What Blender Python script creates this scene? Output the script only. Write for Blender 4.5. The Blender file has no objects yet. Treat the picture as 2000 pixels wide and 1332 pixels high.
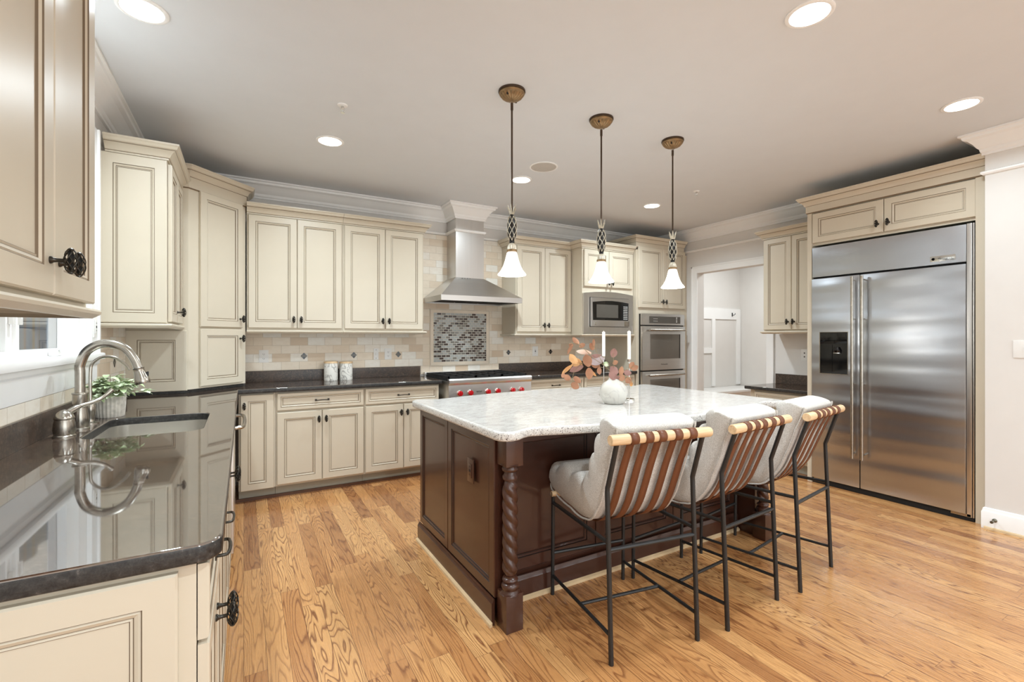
import bpy, bmesh, math, random
from mathutils import Vector, Matrix
random.seed(7)
PI = math.pi
SC = bpy.context.scene
COL = SC.collection
# ------------------------------------------------------------------ camera
TH = math.atan(524 / 914.)
CAM_H = 1.32
cd = bpy.data.cameras.new('camera'); cam = bpy.data.objects.new('camera', cd); COL.objects.link(cam)
cd.sensor_width = 36; cd.lens = 914 / 2000 * 36; cd.shift_y = -6 / 2000; cd.clip_start = .02
cam.location = (0, 0, CAM_H); cam.rotation_euler = (PI / 2, 0, -TH)
SC.camera = cam
# ------------------------------------------------------------------ world, exposure
W = bpy.data.worlds.new('world'); SC.world = W; W.use_nodes = True
W.node_tree.nodes['Background'].inputs[0].default_value = (1.0, 0.97, 0.93, 1)
W.node_tree.nodes['Background'].inputs[1].default_value = .8
SC.view_settings.view_transform = 'Standard'; SC.view_settings.look = 'None'
SC.view_settings.gamma = 1; SC.view_settings.use_curve_mapping = False
SC.view_settings.exposure = 0.28
def area(name, loc, rot, sx, sy, power, color=(1, .97, .93), shape='RECTANGLE', spread=PI):
    l = bpy.data.lights.new(name, 'AREA'); l.shape = shape; l.size = sx
    if shape in ('RECTANGLE', 'ELLIPSE'): l.size_y = sy
    l.energy = power; l.color = color; l.spread = spread
    o = bpy.data.objects.new(name, l); o.location = loc; o.rotation_euler = rot; COL.objects.link(o); return o
# added fill lamp at an unseen opening in the wall behind the camera
area('rear_fill_lamp', (1.9, -3.55, 1.45), (-PI / 2, 0, PI), 4.2, 2.1, 55, (.84, .94, 1))
# ceiling downlights (positions from the photograph; unseen fill lamps added behind the camera)
CEIL = 2.74
LIGHTS = [(-.38, 2.55), (2.15, 1.13), (3.79, 1.11), (.54, 3.58), (2.16, 3.6), (3.8, 3.61)]
FILL_BEHIND = [(.5, -.3), (2.15, -1.4), (3.79, -1.4), (.5, -2.2)]
for i, (x, y) in enumerate(LIGHTS + FILL_BEHIND):
    area('downlight_and_fill_lamp', (x, y, CEIL - .012), (0, 0, 0), .13, .13, (18, 18, 9, 16, 18, 18)[i] if i < 6 else 24, (.80, .925, 1), 'DISK', 2.7)
area('hall_lamp', (6.2, 3.7, 2.7), (0, 0, 0), .5, .5, 24, (.92, .98, 1))

# ------------------------------------------------------------------ node helpers
def s2l(c): return tuple((v / 12.92 if v <= .04045 else ((v + .055) / 1.055) ** 2.4) for v in [x / 255. for x in c])
class NT:
    def __init__(s, name):
        s.m = bpy.data.materials.new(name); s.m.use_nodes = True
        s.t = s.m.node_tree; s.b = s.t.nodes['Principled BSDF']
    def n(s, typ, **k):
        o = s.t.nodes.new(typ)
        for a, v in k.items(): setattr(o, a, v)
        return o
    def put(s, sock, v):
        if v is None: return
        if isinstance(v, bpy.types.NodeSocket): s.t.links.new(v, sock)
        elif isinstance(v, (tuple, list)) and sock.type == 'RGBA' and len(v) == 3: sock.default_value = (*v, 1)
        else: sock.default_value = v
    def set(s, **k):
        for a, v in k.items(): s.put(s.b.inputs[a.replace('_', ' ')], v)
        return s
    def math(s, op, a, b=None, c=None):
        o = s.n('ShaderNodeMath', operation=op)
        for i, v in enumerate((a, b, c)):
            if v is not None: s.put(o.inputs[i], v)
        return o.outputs[0]
    def xyz(s, kind='Object'):
        tc = s.n('ShaderNodeTexCoord'); sp = s.n('ShaderNodeSeparateXYZ')
        s.t.links.new(tc.outputs[kind], sp.inputs[0]); return tc.outputs[kind], sp.outputs[0], sp.outputs[1], sp.outputs[2]
    def comb(s, x, y, z):
        o = s.n('ShaderNodeCombineXYZ')
        for i, v in enumerate((x, y, z)): s.put(o.inputs[i], v)
        return o.outputs[0]
    def scale(s, vec, sc):
        o = s.n('ShaderNodeMapping'); s.put(o.inputs[0], vec); o.inputs['Scale'].default_value = sc; return o.outputs[0]
    def noise(s, vec, scale=5, detail=3, rough=.5, dist=0, out=0):
        o = s.n('ShaderNodeTexNoise'); s.put(o.inputs['Vector'], vec)
        s.put(o.inputs['Scale'], scale); s.put(o.inputs['Detail'], detail); s.put(o.inputs['Roughness'], rough); s.put(o.inputs['Distortion'], dist)
        return o.outputs[out]
    def white(s, vec, out=0):
        o = s.n('ShaderNodeTexWhiteNoise', noise_dimensions='3D'); s.put(o.inputs['Vector'], vec); return o.outputs[out]
    def ramp(s, f, stops, interp='LINEAR'):
        o = s.n('ShaderNodeValToRGB'); s.put(o.inputs[0], f); e = o.color_ramp.elements; o.color_ramp.interpolation = interp
        while len(e) < len(stops): e.new(.5)
        for i, (p, c) in enumerate(stops): e[i].position = p; e[i].color = (*c, 1) if len(c) == 3 else c
        return o.outputs[0]
    def mix(s, f, a, b, mode='MIX'):
        o = s.n('ShaderNodeMix', data_type='RGBA', blend_type=mode)
        s.put(o.inputs[0], f); s.put(o.inputs[6], a); s.put(o.inputs[7], b); return o.outputs[2]
    def bump(s, h, strength=.1, dist=.01):
        o = s.n('ShaderNodeBump'); s.put(o.inputs['Height'], h); o.inputs['Strength'].default_value = strength; o.inputs['Distance'].default_value = dist
        s.t.links.new(o.outputs[0], s.b.inputs['Normal']); return s
def plain(name, rgb, rough=.5, metal=0, noise_amt=.04, spec=None, coat=0, nscale=6, bump=0, bscale=60):
    m = NT(name); v, _, _, _ = m.xyz()
    f = m.noise(v, nscale, 3)
    c = s2l(rgb); lo = tuple(x * (1 - noise_amt) for x in c); hi = tuple(min(1, x * (1 + noise_amt)) for x in c)
    m.set(Base_Color=m.ramp(f, [(.35, lo), (.65, hi)]), Roughness=rough, Metallic=metal)
    if spec is not None: m.set(Specular_IOR_Level=spec)
    if coat: m.set(Coat_Weight=coat, Coat_Roughness=.08)
    if bump: m.bump(m.noise(v, bscale, 4), bump, .004)
    return m.m
M = {}
M['wall'] = plain('wall_paint', (226, 222, 217), .65, noise_amt=.01)
M['ceiling'] = plain('ceiling_paint', (224, 226, 228), .85, noise_amt=.008)
M['trim'] = plain('white_trim_paint', (247, 246, 244), .4, noise_amt=.01)
M['white'] = plain('white_plastic', (236, 234, 230), .35, noise_amt=.01)
M['cream'] = plain('cream_cabinet_paint', (210, 199, 179), .34, noise_amt=.018, nscale=3)
M['glaze'] = plain('brown_glaze_line', (116, 98, 76), .5)
M['kick'] = plain('grey_toe_kick', (172, 168, 152), .5)
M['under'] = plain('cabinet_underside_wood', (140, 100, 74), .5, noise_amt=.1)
M['black'] = plain('black_painted_metal', (34, 34, 34), .42, 0, spec=.5)
M['gap'] = plain('dark_gap', (20, 18, 16), .8)
M['pewter'] = plain('antique_pewter', (70, 66, 60), .35, .85, .2, nscale=80)
M['bronze'] = plain('aged_bronze_gilt', (150, 124, 90), .4, .6, .14, nscale=30)
M['rod'] = plain('dark_bronze_rod', (78, 62, 50), .35, .7, .1)
M['silverleaf'] = plain('antique_silver_leaf', (214, 206, 188), .4, .3, .15, nscale=60)
M['darkcage'] = plain('black_pineapple_core', (22, 20, 19), .35, .2)
M['nickel'] = plain('brushed_nickel', (176, 170, 160), .24, 1, .08, nscale=30)
M['chrome'] = plain('polished_chrome', (215, 213, 208), .12, 1, .02)
M['espresso'] = plain('espresso_stained_wood', (68, 39, 28), .28, 0, .12, coat=.35, nscale=4)
M['espresso_line'] = plain('espresso_dark_line', (30, 16, 12), .5)
M['shoe'] = plain('pale_oak_shoe_moulding', (214, 186, 146), .4, noise_amt=.1)
M['darkshoe'] = plain('brown_shoe_moulding', (96, 62, 42), .4, noise_amt=.1)
M['leather'] = plain('tan_brown_leather', (108, 62, 36), .45, noise_amt=.06, bump=.1, bscale=200)
M['dowel'] = None
M['iron'] = plain('cast_iron_grate', (30, 30, 31), .5, .3)
M['red'] = plain('red_knob_enamel', (196, 28, 36), .25, 0, coat=.5)
M['blackglass'] = plain('black_glass', (14, 14, 15), .06)
M['ovenglass'] = plain('grey_oven_glass', (120, 114, 106), .1, .5)
M['panelgrey'] = plain('grey_display_panel', (96, 92, 86), .25, .3)
M['candle'] = plain('white_candle_wax', (238, 234, 226), .5, noise_amt=.01)
M['doorstop'] = plain('door_stop_metal', (110, 104, 90), .35, .8)
M['speaker'] = plain('speaker_grille', (196, 190, 182), .8)

def emis(name, rgb, k):
    m = NT(name); m.set(Base_Color=s2l(rgb), Emission_Color=s2l(rgb), Emission_Strength=k); return m.m
M['lamp'] = emis('lit_downlight_lens', (255, 252, 244), 6)
M['shade'] = emis('lit_frosted_glass_shade', (255, 249, 238), 1.15)

def mk_cloth():
    m = NT('boucle_fabric'); v, _, _, _ = m.xyz()
    f = m.noise(v, 260, 4, .7); g = m.noise(v, 14, 2)
    c = m.mix(m.ramp(f, [(.38, (0, 0, 0)), (.62, (1, 1, 1))]), s2l((184, 178, 170)), s2l((224, 220, 214)))
    m.set(Base_Color=c, Roughness=.95, Sheen_Weight=.3, Specular_IOR_Level=.1); m.bump(f, .5, .004); return m.m
M['cloth'] = mk_cloth()
def mk_dowel():
    m = NT('pale_ash_dowel'); v, _, _, _ = m.xyz()
    f = m.noise(m.scale(v, (4, 90, 90)), 1, 3, .6)
    m.set(Base_Color=m.ramp(f, [(.3, s2l((206, 168, 124))), (.6, s2l((232, 203, 163)))]), Roughness=.5); return m.m
M['dowel'] = mk_dowel()
def mk_steel(name, axis, base=(210, 208, 205), rough=.31, wav=.25):
    m = NT(name); v, _, _, _ = m.xyz()
    sc = [260, 260, 260]; sc[axis] = 1.5
    f = m.noise(m.scale(v, sc), 1, 2, .6)
    low = m.noise(m.scale(v, (.2, .35, 2.6)), 1.8, 1)
    c = s2l(base)
    m.set(Base_Color=m.ramp(f, [(.3, tuple(x * .96 for x in c)), (.7, tuple(min(1, x * 1.03) for x in c))]), Metallic=1,
          Roughness=m.math('ADD', m.math('MULTIPLY', f, .08), rough - .04))
    h = m.math('ADD', m.math('MULTIPLY', f, .015), m.math('MULTIPLY', low, wav * 8))
    m.bump(h, .7 if wav > .5 else .25, .006); return m.m
M['steelx'] = mk_steel('brushed_steel_horizontal', 0, wav=.05)
M['steely'] = mk_steel('brushed_steel_fridge', 1, (190, 193, 198), .30, wav=1.0)
M['steelz'] = mk_steel('brushed_steel_vertical', 2, wav=.05)

def mk_floor():
    m = NT('oak_strip_flooring'); v, x, y, z = m.xyz()
    w = .083
    ix = m.math('FLOOR', m.math('DIVIDE', x, w)); fx = m.math('FRACT', m.math('DIVIDE', x, w))
    off = m.math('MULTIPLY', m.white(m.comb(ix, 3.3, 0)), 5.0)
    yy = m.math('DIVIDE', m.math('ADD', y, off), .95)
    iy = m.math('FLOOR', yy); fy = m.math('FRACT', yy)
    rnd = m.white(m.comb(ix, iy, 1.7)); rnd2 = m.white(m.comb(iy, ix, 9.1))
    o1 = m.math('MULTIPLY', rnd, 37.0); o2 = m.math('MULTIPLY', rnd2, 53.0)
    # stretched field whose contour lines read as cathedral grain
    p = m.comb(m.math('ADD', m.math('MULTIPLY', x, 6.0), o1), m.math('ADD', m.math('MULTIPLY', y, .6), o2), o1)
    n1 = m.noise(p, 1.7, 2.0, .42, .18)
    con = m.math('FRACT', m.math('MULTIPLY', n1, m.math('ADD', 15.0, m.math('MULTIPLY', rnd, 14.0))))
    line = m.ramp(con, [(0, (0, 0, 0)), (.55, (.06, .06, .06)), (.84, (1, 1, 1)), (1, (0, 0, 0))])
    fine = m.noise(m.comb(m.math('MULTIPLY', x, 210), m.math('ADD', m.math('MULTIPLY', y, 7), o1), 0), 1, 3, .6)
    fineline = m.ramp(fine, [(.42, (0, 0, 0)), (.68, (1, 1, 1))])
    base = m.ramp(rnd, [(0, s2l((160, 108, 66))), (.25, s2l((190, 134, 82))), (.6, s2l((208, 152, 96))), (1, s2l((220, 168, 110)))])
    c = m.mix(m.math('MULTIPLY', line, m.math('ADD', .45, m.math('MULTIPLY', rnd2, .5))), base, s2l((112, 62, 34)))
    c = m.mix(m.math('MULTIPLY', fineline, .30), c, s2l((146, 92, 54)))
    gx = m.math('LESS_THAN', m.math('MINIMUM', fx, m.math('SUBTRACT', 1, fx)), .012)
    gy = m.math('LESS_THAN', fy, .0016)
    g = m.math('MAXIMUM', gx, gy)
    c = m.mix(m.math('MULTIPLY', g, .75), c, s2l((84, 50, 30)))
    m.set(Base_Color=c, Roughness=m.math('ADD', .2, m.math('MULTIPLY', fine, .14)), Coat_Weight=.25, Coat_Roughness=.12)
    m.bump(m.math('SUBTRACT', m.math('MULTIPLY', fine, -.15), g), .12, .002); return m.m
M['floor'] = mk_floor()

def mk_tile(name, ax, z0):
    m = NT(name); v, x, y, z = m.xyz(); u = x if ax == 0 else y
    tw, th = .152, .0765
    r = m.math('DIVIDE', m.math('SUBTRACT', z, z0), th); ir = m.math('FLOOR', r); fr = m.math('FRACT', r)
    uu = m.math('ADD', m.math('DIVIDE', u, tw), m.math('MULTIPLY', m.math('MODULO', m.math('ADD', ir, 40), 2), .5))
    iu = m.math('FLOOR', uu); fu = m.math('FRACT', uu)
    rnd = m.white(m.comb(iu, ir, 4.2))
    n = m.noise(m.scale(v, (1, 1, 2.4)), 16, 4, .6)
    col = m.ramp(rnd, [(0, s2l((214, 192, 166))), (.2, s2l((232, 216, 194))), (.6, s2l((240, 228, 210))), (1, s2l((242, 239, 231)))])
    col = m.mix(m.math('MULTIPLY', m.ramp(n, [(.4, (0, 0, 0)), (.75, (1, 1, 1))]), .22), col, s2l((206, 182, 154)))
    du = m.math('MULTIPLY', m.math('MINIMUM', fu, m.math('SUBTRACT', 1, fu)), tw); dv = m.math('MULTIPLY', m.math('MINIMUM', fr, m.math('SUBTRACT', 1, fr)), th)
    g = m.math('LESS_THAN', m.math('MINIMUM', du, dv), .0013)
    m.set(Base_Color=m.mix(g, col, s2l((200, 186, 164))), Roughness=.42)
    m.bump(m.math('SUBTRACT', m.math('MULTIPLY', n, .2), g), .3, .002); return m.m
M['tileX'] = mk_tile('travertine_brick_tile', 0, 1.02); M['tileY'] = mk_tile('travertine_brick_tile_side', 1, 1.02)

def mk_mosaic():
    m = NT('glass_mosaic'); v, x, y, z = m.xyz()
    tw, th = .0523, .0258
    r = m.math('DIVIDE', m.math('SUBTRACT', z, 1.055), th); ir = m.math('FLOOR', r); fr = m.math('FRACT', r)
    uu = m.math('ADD', m.math('DIVIDE', x, tw), m.math('MULTIPLY', m.math('MODULO', m.math('ADD', ir, 40), 2), .5))
    iu = m.math('FLOOR', uu); fu = m.math('FRACT', uu)
    rnd = m.white(m.comb(iu, ir, 2.2))
    col = m.ramp(rnd, [(0, s2l((58, 42, 36))), (.27, s2l((84, 70, 62))), (.3, s2l((126, 122, 114))), (.52, s2l((150, 148, 142))), (.56, s2l((178, 182, 180))), (1, s2l((196, 200, 198)))], 'CONSTANT')
    du = m.math('MULTIPLY', m.math('MINIMUM', fu, m.math('SUBTRACT', 1, fu)), tw); dv = m.math('MULTIPLY', m.math('MINIMUM', fr, m.math('SUBTRACT', 1, fr)), th)
    d = m.math('MINIMUM', du, dv); g = m.math('LESS_THAN', d, .0026)
    m.set(Base_Color=m.mix(g, col, s2l((214, 208, 196))), Roughness=m.math('ADD', .08, m.math('MULTIPLY', g, .5)))
    m.bump(m.math('MINIMUM', m.math('MULTIPLY', d, 200), 1.0), .5, .002); return m.m
M['mosaic'] = mk_mosaic()

def mk_granite_dark(name, rough, ior):
    m = NT(name); v, x, y, z = m.xyz()
    a = m.noise(v, 90, 5, .75); b = m.noise(m.scale(v, (1, 1.8, 1)), 5, 3, .6)
    c = m.ramp(a, [(.3, s2l((30, 26, 24))), (.5, s2l((62, 52, 46))), (.62, s2l((92, 76, 64))), (.75, s2l((140, 122, 104)))])
    c = m.mix(m.ramp(b, [(.4, (0, 0, 0)), (.7, (.5, .5, .5))]), c, s2l((88, 68, 54)))
    m.set(Base_Color=c, Roughness=rough, IOR=ior); return m.m
M['granite'] = mk_granite_dark('polished_brown_granite', .035, 4.2); M['granite_up'] = mk_granite_dark('honed_brown_granite', .28, 1.5)
def mk_granite_edge():
    m = NT('dark_granite_honed_edge'); v, x, y, z = m.xyz()
    a = m.noise(v, 70, 5, .75)
    m.set(Base_Color=m.ramp(a, [(.35, s2l((26, 25, 25))), (.6, s2l((58, 56, 54))), (.75, s2l((110, 104, 98)))]), Roughness=.35); m.bump(a, .3, .003); return m.m
M['granite_edge'] = mk_granite_edge()
def mk_granite_white():
    m = NT('white_speckled_granite'); v, x, y, z = m.xyz()
    a = m.noise(v, 130, 5, .8); b = m.noise(m.scale(v, (1, 2.2, 1)), 18, 6, .75, .4); s = m.noise(v, 210, 2, .6)
    c = m.ramp(b, [(.38, s2l((236, 235, 232))), (.52, s2l((222, 220, 216))), (.70, s2l((194, 189, 184)))])
    c = m.mix(m.math('MULTIPLY', m.ramp(a, [(.5, (0, 0, 0)), (.62, (1, 1, 1))]), .35), c, s2l((180, 172, 164)))
    c = m.mix(m.ramp(s, [(.66, (0, 0, 0)), (.70, (1, 1, 1))]), c, s2l((84, 66, 66)))
    m.set(Base_Color=c, Roughness=.09, Coat_Weight=.3); return m.m
M['granite_white'] = mk_granite_white()
def mk_granite_white_edge():
    m = NT('white_granite_edge'); v, x, y, z = m.xyz()
    a = m.noise(v, 130, 4, .8); s = m.noise(v, 170, 2, .6)
    c = m.ramp(a, [(.4, s2l((236, 233, 228))), (.65, s2l((190, 182, 174)))])
    c = m.mix(m.ramp(s, [(.58, (0, 0, 0)), (.64, (1, 1, 1))]), c, s2l((78, 60, 60)))
    m.set(Base_Color=c, Roughness=.3); m.bump(a, .4, .004); return m.m
M['granite_white_edge'] = mk_granite_white_edge()
def mk_marble(name, base, vein, sc=9):
    m = NT(name); v, x, y, z = m.xyz()
    n = m.noise(v, sc, 4, .5, 1.2); d = m.math('ABSOLUTE', m.math('SUBTRACT', n, .5))
    m.set(Base_Color=m.mix(m.ramp(d, [(0, (.8, .8, .8)), (.035, (0, 0, 0))]), s2l(base), s2l(vein)), Roughness=.5); return m.m
M['marble'] = mk_marble('white_marble_ceramic', (222, 218, 210), (130, 124, 118))
M['vase'] = mk_marble('white_stone_vase', (205, 202, 194), (186, 182, 176), 8)
def mk_ribbed():
    return plain('grey_whitewashed_pot', (206, 200, 190), .8, noise_amt=.15, nscale=40)
M['pot'] = mk_ribbed()
def leafmat(name, a, b, sc=12):
    m = NT(name); v, _, _, _ = m.xyz(); m.set(Base_Color=m.ramp(m.noise(v, sc, 2), [(.35, s2l(a)), (.65, s2l(b))]), Roughness=.6, Subsurface_Weight=0); return m.m
M['green'] = leafmat('pale_green_leaf', (164, 184, 132), (228, 234, 208), 30)
M['terra'] = leafmat('terracotta_leaf', (152, 104, 76), (180, 130, 98))
M['rose'] = leafmat('dusty_rose_leaf', (132, 92, 84), (156, 116, 106))
M['amber'] = leafmat('amber_leaf', (196, 136, 78), (208, 158, 106))
M['blush'] = leafmat('pale_blush_leaf', (226, 190, 168), (236, 212, 196))
M['mauve'] = leafmat('mauve_grey_leaf', (158, 140, 142), (178, 162, 160))
M['stem'] = plain('olive_stem', (134, 116, 84), .6)
M['glass'] = None
g = NT('window_glass'); g.set(Base_Color=(.95, .97, .97), Roughness=.02, Transmission_Weight=1.0, IOR=1.3); M['glass'] = g.m
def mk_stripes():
    m = NT('striped_backdrop'); v, x, y, z = m.xyz()
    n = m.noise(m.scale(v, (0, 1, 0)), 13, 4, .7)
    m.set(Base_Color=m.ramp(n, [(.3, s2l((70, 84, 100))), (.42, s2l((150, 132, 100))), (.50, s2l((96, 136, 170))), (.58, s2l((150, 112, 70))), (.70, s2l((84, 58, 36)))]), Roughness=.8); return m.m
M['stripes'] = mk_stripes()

# ------------------------------------------------------------------ mesh builder
def catmull(pts, n=8):
    out = []; P = [Vector(p) for p in pts]
    for i in range(len(P) - 1):
        a = P[max(i - 1, 0)]; b = P[i]; c = P[i + 1]; d = P[min(i + 2, len(P) - 1)]
        for k in range(n):
            t = k / n
            out.append(.5 * ((2 * b) + (c - a) * t + (2 * a - 5 * b + 4 * c - d) * t * t + (3 * b - a - 3 * c + d) * t ** 3))
    out.append(P[-1]); return out
class MB:
    def __init__(s): s.v = []; s.f = []; s.mi = []; s.mats = []; s.cur = 0; s.T = Matrix()
    def mat(s, m):
        m = M[m] if isinstance(m, str) else m
        if m not in s.mats: s.mats.append(m)
        s.cur = s.mats.index(m); return s
    def add(s, verts, faces):
        o = len(s.v); s.v += [tuple(s.T @ Vector(p)) for p in verts]
        s.f += [tuple(o + i for i in f) for f in faces]; s.mi += [s.cur] * len(faces); return s
    def box(s, x0, y0, z0, x1, y1, z1, b=0):
        if x1 < x0: x0, x1 = x1, x0
        if y1 < y0: y0, y1 = y1, y0
        if z1 < z0: z0, z1 = z1, z0
        if b <= 0:
            return s.add([(x0, y0, z0), (x1, y0, z0), (x1, y1, z0), (x0, y1, z0), (x0, y0, z1), (x1, y0, z1), (x1, y1, z1), (x0, y1, z1)],
                         [(0, 3, 2, 1), (4, 5, 6, 7), (0, 1, 5, 4), (1, 2, 6, 5), (2, 3, 7, 6), (3, 0, 4, 7)])
        bm = bmesh.new(); bmesh.ops.create_cube(bm, size=1)
        for v in bm.verts: v.co = Vector((x0 + (v.co.x + .5) * (x1 - x0), y0 + (v.co.y + .5) * (y1 - y0), z0 + (v.co.z + .5) * (z1 - z0)))
        bmesh.ops.bevel(bm, geom=bm.edges[:], offset=b, segments=2, affect='EDGES', profile=.7)
        s.bm(bm); return s
    def bm(s, bm):
        bm.verts.index_update(); s.add([v.co[:] for v in bm.verts], [[v.index for v in f.verts] for f in bm.faces]); bm.free(); return s
    def tube(s, pts, r, n=10, caps=True, flat=None):
        P = [Vector(p) for p in pts]; R = r if isinstance(r, (list, tuple)) else [r] * len(P)
        vs = []; fs = []; up = None
        for i, p in enumerate(P):
            d = (P[min(i + 1, len(P) - 1)] - P[max(i - 1, 0)]).normalized()
            if up is None: up = Vector((0, 0, 1)) if abs(d.z) < .9 else Vector((1, 0, 0))
            a = d.cross(up)
            if a.length < 1e-5: a = d.cross(Vector((0, 1, 0)))
            a.normalize(); b = a.cross(d).normalized(); up = b
            for k in range(n):
                q = 2 * PI * k / n; fl = flat or (1, 1)
                vs.append(tuple(p + a * math.cos(q) * R[i] * fl[0] + b * math.sin(q) * R[i] * fl[1]))
        for i in range(len(P) - 1):
            for k in range(n):
                k2 = (k + 1) % n; fs.append((i * n + k, i * n + k2, (i + 1) * n + k2, (i + 1) * n + k))
        if caps: fs.append(tuple(range(n))[::-1]); fs.append(tuple((len(P) - 1) * n + k for k in range(n)))
        return s.add(vs, fs)
    def lathe(s, prof, n=24, c=(0, 0, 0), rib=0, ribn=0, caps=True):
        vs = []; fs = []
        for j, (r, z) in enumerate(prof):
            for k in range(n):
                a = 2 * PI * k / n; rr = r * (1 + (rib * math.cos(ribn * a) if rib else 0)); vs.append((c[0] + rr * math.cos(a), c[1] + rr * math.sin(a), c[2] + z))
        for j in range(len(prof) - 1):
            for k in range(n):
                k2 = (k + 1) % n; fs.append((j * n + k, j * n + k2, (j + 1) * n + k2, (j + 1) * n + k))
        if caps:
            if prof[0][0] > 1e-4: fs.append(tuple(range(n))[::-1])
            if prof[-1][0] > 1e-4: fs.append(tuple((len(prof) - 1) * n + k for k in range(n)))
        return s.add(vs, fs)
    def prism(s, poly, z0, z1):
        n = len(poly)
        return s.add([(x, y, z0) for x, y in poly] + [(x, y, z1) for x, y in poly],
                     [tuple(range(n))[::-1], tuple(range(n, 2 * n))] + [(i, (i + 1) % n, n + (i + 1) % n, n + i) for i in range(n)])
    def sweep(s, path, prof, z=0, mats=None, caps=True):
        """prof: (out, dz) pairs; out is to the right of travel along the 2D path; mitred"""
        P = [Vector((p[0], p[1])) for p in path]; n = len(prof); vs = []
        for i, p in enumerate(P):
            rs = []
            if i > 0: d = (P[i] - P[i - 1]).normalized(); rs.append(Vector((d.y, -d.x)))
            if i < len(P) - 1: d = (P[i + 1] - P[i]).normalized(); rs.append(Vector((d.y, -d.x)))
            if len(rs) == 2: m = rs[0] + rs[1]; m = m / max(.2, m.dot(rs[0]))
            else: m = rs[0]
            for o, dz in prof: vs.append((p.x + m.x * o, p.y + m.y * o, z + dz))
        base = s.cur
        for j in range(n - 1):
            if mats: s.mat(mats[j])
            fs = [(i * n + j, (i + 1) * n + j, (i + 1) * n + j + 1, i * n + j + 1) for i in range(len(P) - 1)]
            if j == 0: off = len(s.v); s.v += [tuple(s.T @ Vector(q)) for q in vs]
            s.f += [tuple(off + q for q in f) for f in fs]; s.mi += [s.cur] * len(fs)
        s.cur = base
        if caps:
            s.f.append(tuple(off + j for j in range(n))); s.mi.append(s.cur)
            s.f.append(tuple(off + (len(P) - 1) * n + j for j in range(n))[::-1]); s.mi.append(s.cur)
        return s
    def rings(s, w, h, rings, t, mats, x0=0, z0=0):
        """door face: rings = [(inset, depth)], mats one per band plus the last for the panel; front faces -y"""
        vs = []
        for ins, d in [(0, t)] + rings:
            vs += [(x0 + ins, d, z0 + ins), (x0 + w - ins, d, z0 + ins), (x0 + w - ins, d, z0 + h - ins), (x0 + ins, d, z0 + h - ins)]
        off = len(s.v); s.v += [tuple(s.T @ Vector(q)) for q in vs]
        for j in range(len(rings)):
            s.mat(mats[j])
            for k in range(4):
                k2 = (k + 1) % 4; s.f.append((off + j * 4 + k, off + j * 4 + k2, off + j * 4 + 4 + k2, off + j * 4 + 4 + k)); s.mi.append(s.cur)
        L = len(rings) * 4; s.mat(mats[-1]); s.f.append(tuple(off + L + k for k in range(4))); s.mi.append(s.cur)
        s.mat(mats[0]); s.f.append(tuple(off + k for k in (3, 2, 1, 0))); s.mi.append(s.cur); return s
    def mesh(s, name, smooth=True, ang=32):
        me = bpy.data.meshes.new(name); me.from_pydata(s.v, [], s.f)
        for m in s.mats: me.materials.append(m)
        me.polygons.foreach_set('material_index', s.mi)
        bm = bmesh.new(); bm.from_mesh(me); bmesh.ops.recalc_face_normals(bm, faces=bm.faces[:]); bm.to_mesh(me); bm.free()
        if smooth:
            me.polygons.foreach_set('use_smooth', [True] * len(me.polygons)); me.set_sharp_from_angle(angle=math.radians(ang))
        me.update(); return me
    def obj(s, name, parent=None, loc=None, rz=None, ang=32):
        o = bpy.data.objects.new(name, s.mesh(name, ang=ang)); COL.objects.link(o)
        if parent is not None: o.parent = parent
        if loc: o.location = loc
        if rz is not None: o.rotation_euler = (0, 0, rz)
        return o
def thing(name, label, cat, loc=(0, 0, 0), rz=0, group=None):
    o = bpy.data.objects.new(name, None); COL.objects.link(o); o.location = loc; o.rotation_euler = (0, 0, rz)
    o.empty_display_size = .05; return tag(o, label, cat, group)
def tag(o, label, cat, group=None):
    o['label'] = label; o['category'] = cat
    if group: o['group'] = group
    return o
def struct(o): o['kind'] = 'structure'; return o
def inst(mesh, name, parent, loc=(0, 0, 0), rot=(0, 0, 0)):
    o = bpy.data.objects.new(name, mesh); COL.objects.link(o)
    if parent is not None: o.parent = parent
    o.location = loc; o.rotation_euler = rot; return o
def dup(root, loc, rz, label=None, group=None):
    def cp(o, par):
        c = o.copy(); COL.objects.link(c); c.parent = par
        for ch in list(o.children): cp(ch, c)
        return c
    kids = list(root.children); r = root.copy(); COL.objects.link(r); r.location = loc; r.rotation_euler = (0, 0, rz)
    for ch in kids: cp(ch, r)
    if label: r['label'] = label
    if group: r['group'] = group
    return r
def slab(name, outline, holes, z0, z1, bev, top, side, parent=None):
    cu = bpy.data.curves.new(name, 'CURVE'); cu.dimensions = '2D'; cu.fill_mode = 'BOTH'
    cu.extrude = (z1 - z0) / 2 - bev; cu.bevel_depth = bev; cu.bevel_resolution = 2; cu.offset = -bev
    for pl in [outline] + holes:
        sp = cu.splines.new('POLY'); sp.points.add(len(pl) - 1); sp.use_cyclic_u = True
        for i, p in enumerate(pl): sp.points[i].co = (p[0], p[1], 0, 1)
    tmp = bpy.data.objects.new('tmp_slab', cu); COL.objects.link(tmp)
    dg = bpy.context.evaluated_depsgraph_get(); me = bpy.data.meshes.new_from_object(tmp.evaluated_get(dg))
    bpy.data.objects.remove(tmp); bpy.data.curves.remove(cu)
    me.transform(Matrix.Translation((0, 0, (z0 + z1) / 2))); me.name = name
    me.materials.clear(); me.materials.append(M[top]); me.materials.append(M[side])
    for p in me.polygons: p.material_index = 0 if p.normal.z > .6 or top == side else 1; p.use_smooth = True
    me.set_sharp_from_angle(angle=math.radians(40))
    return inst(me, name, parent)
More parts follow.
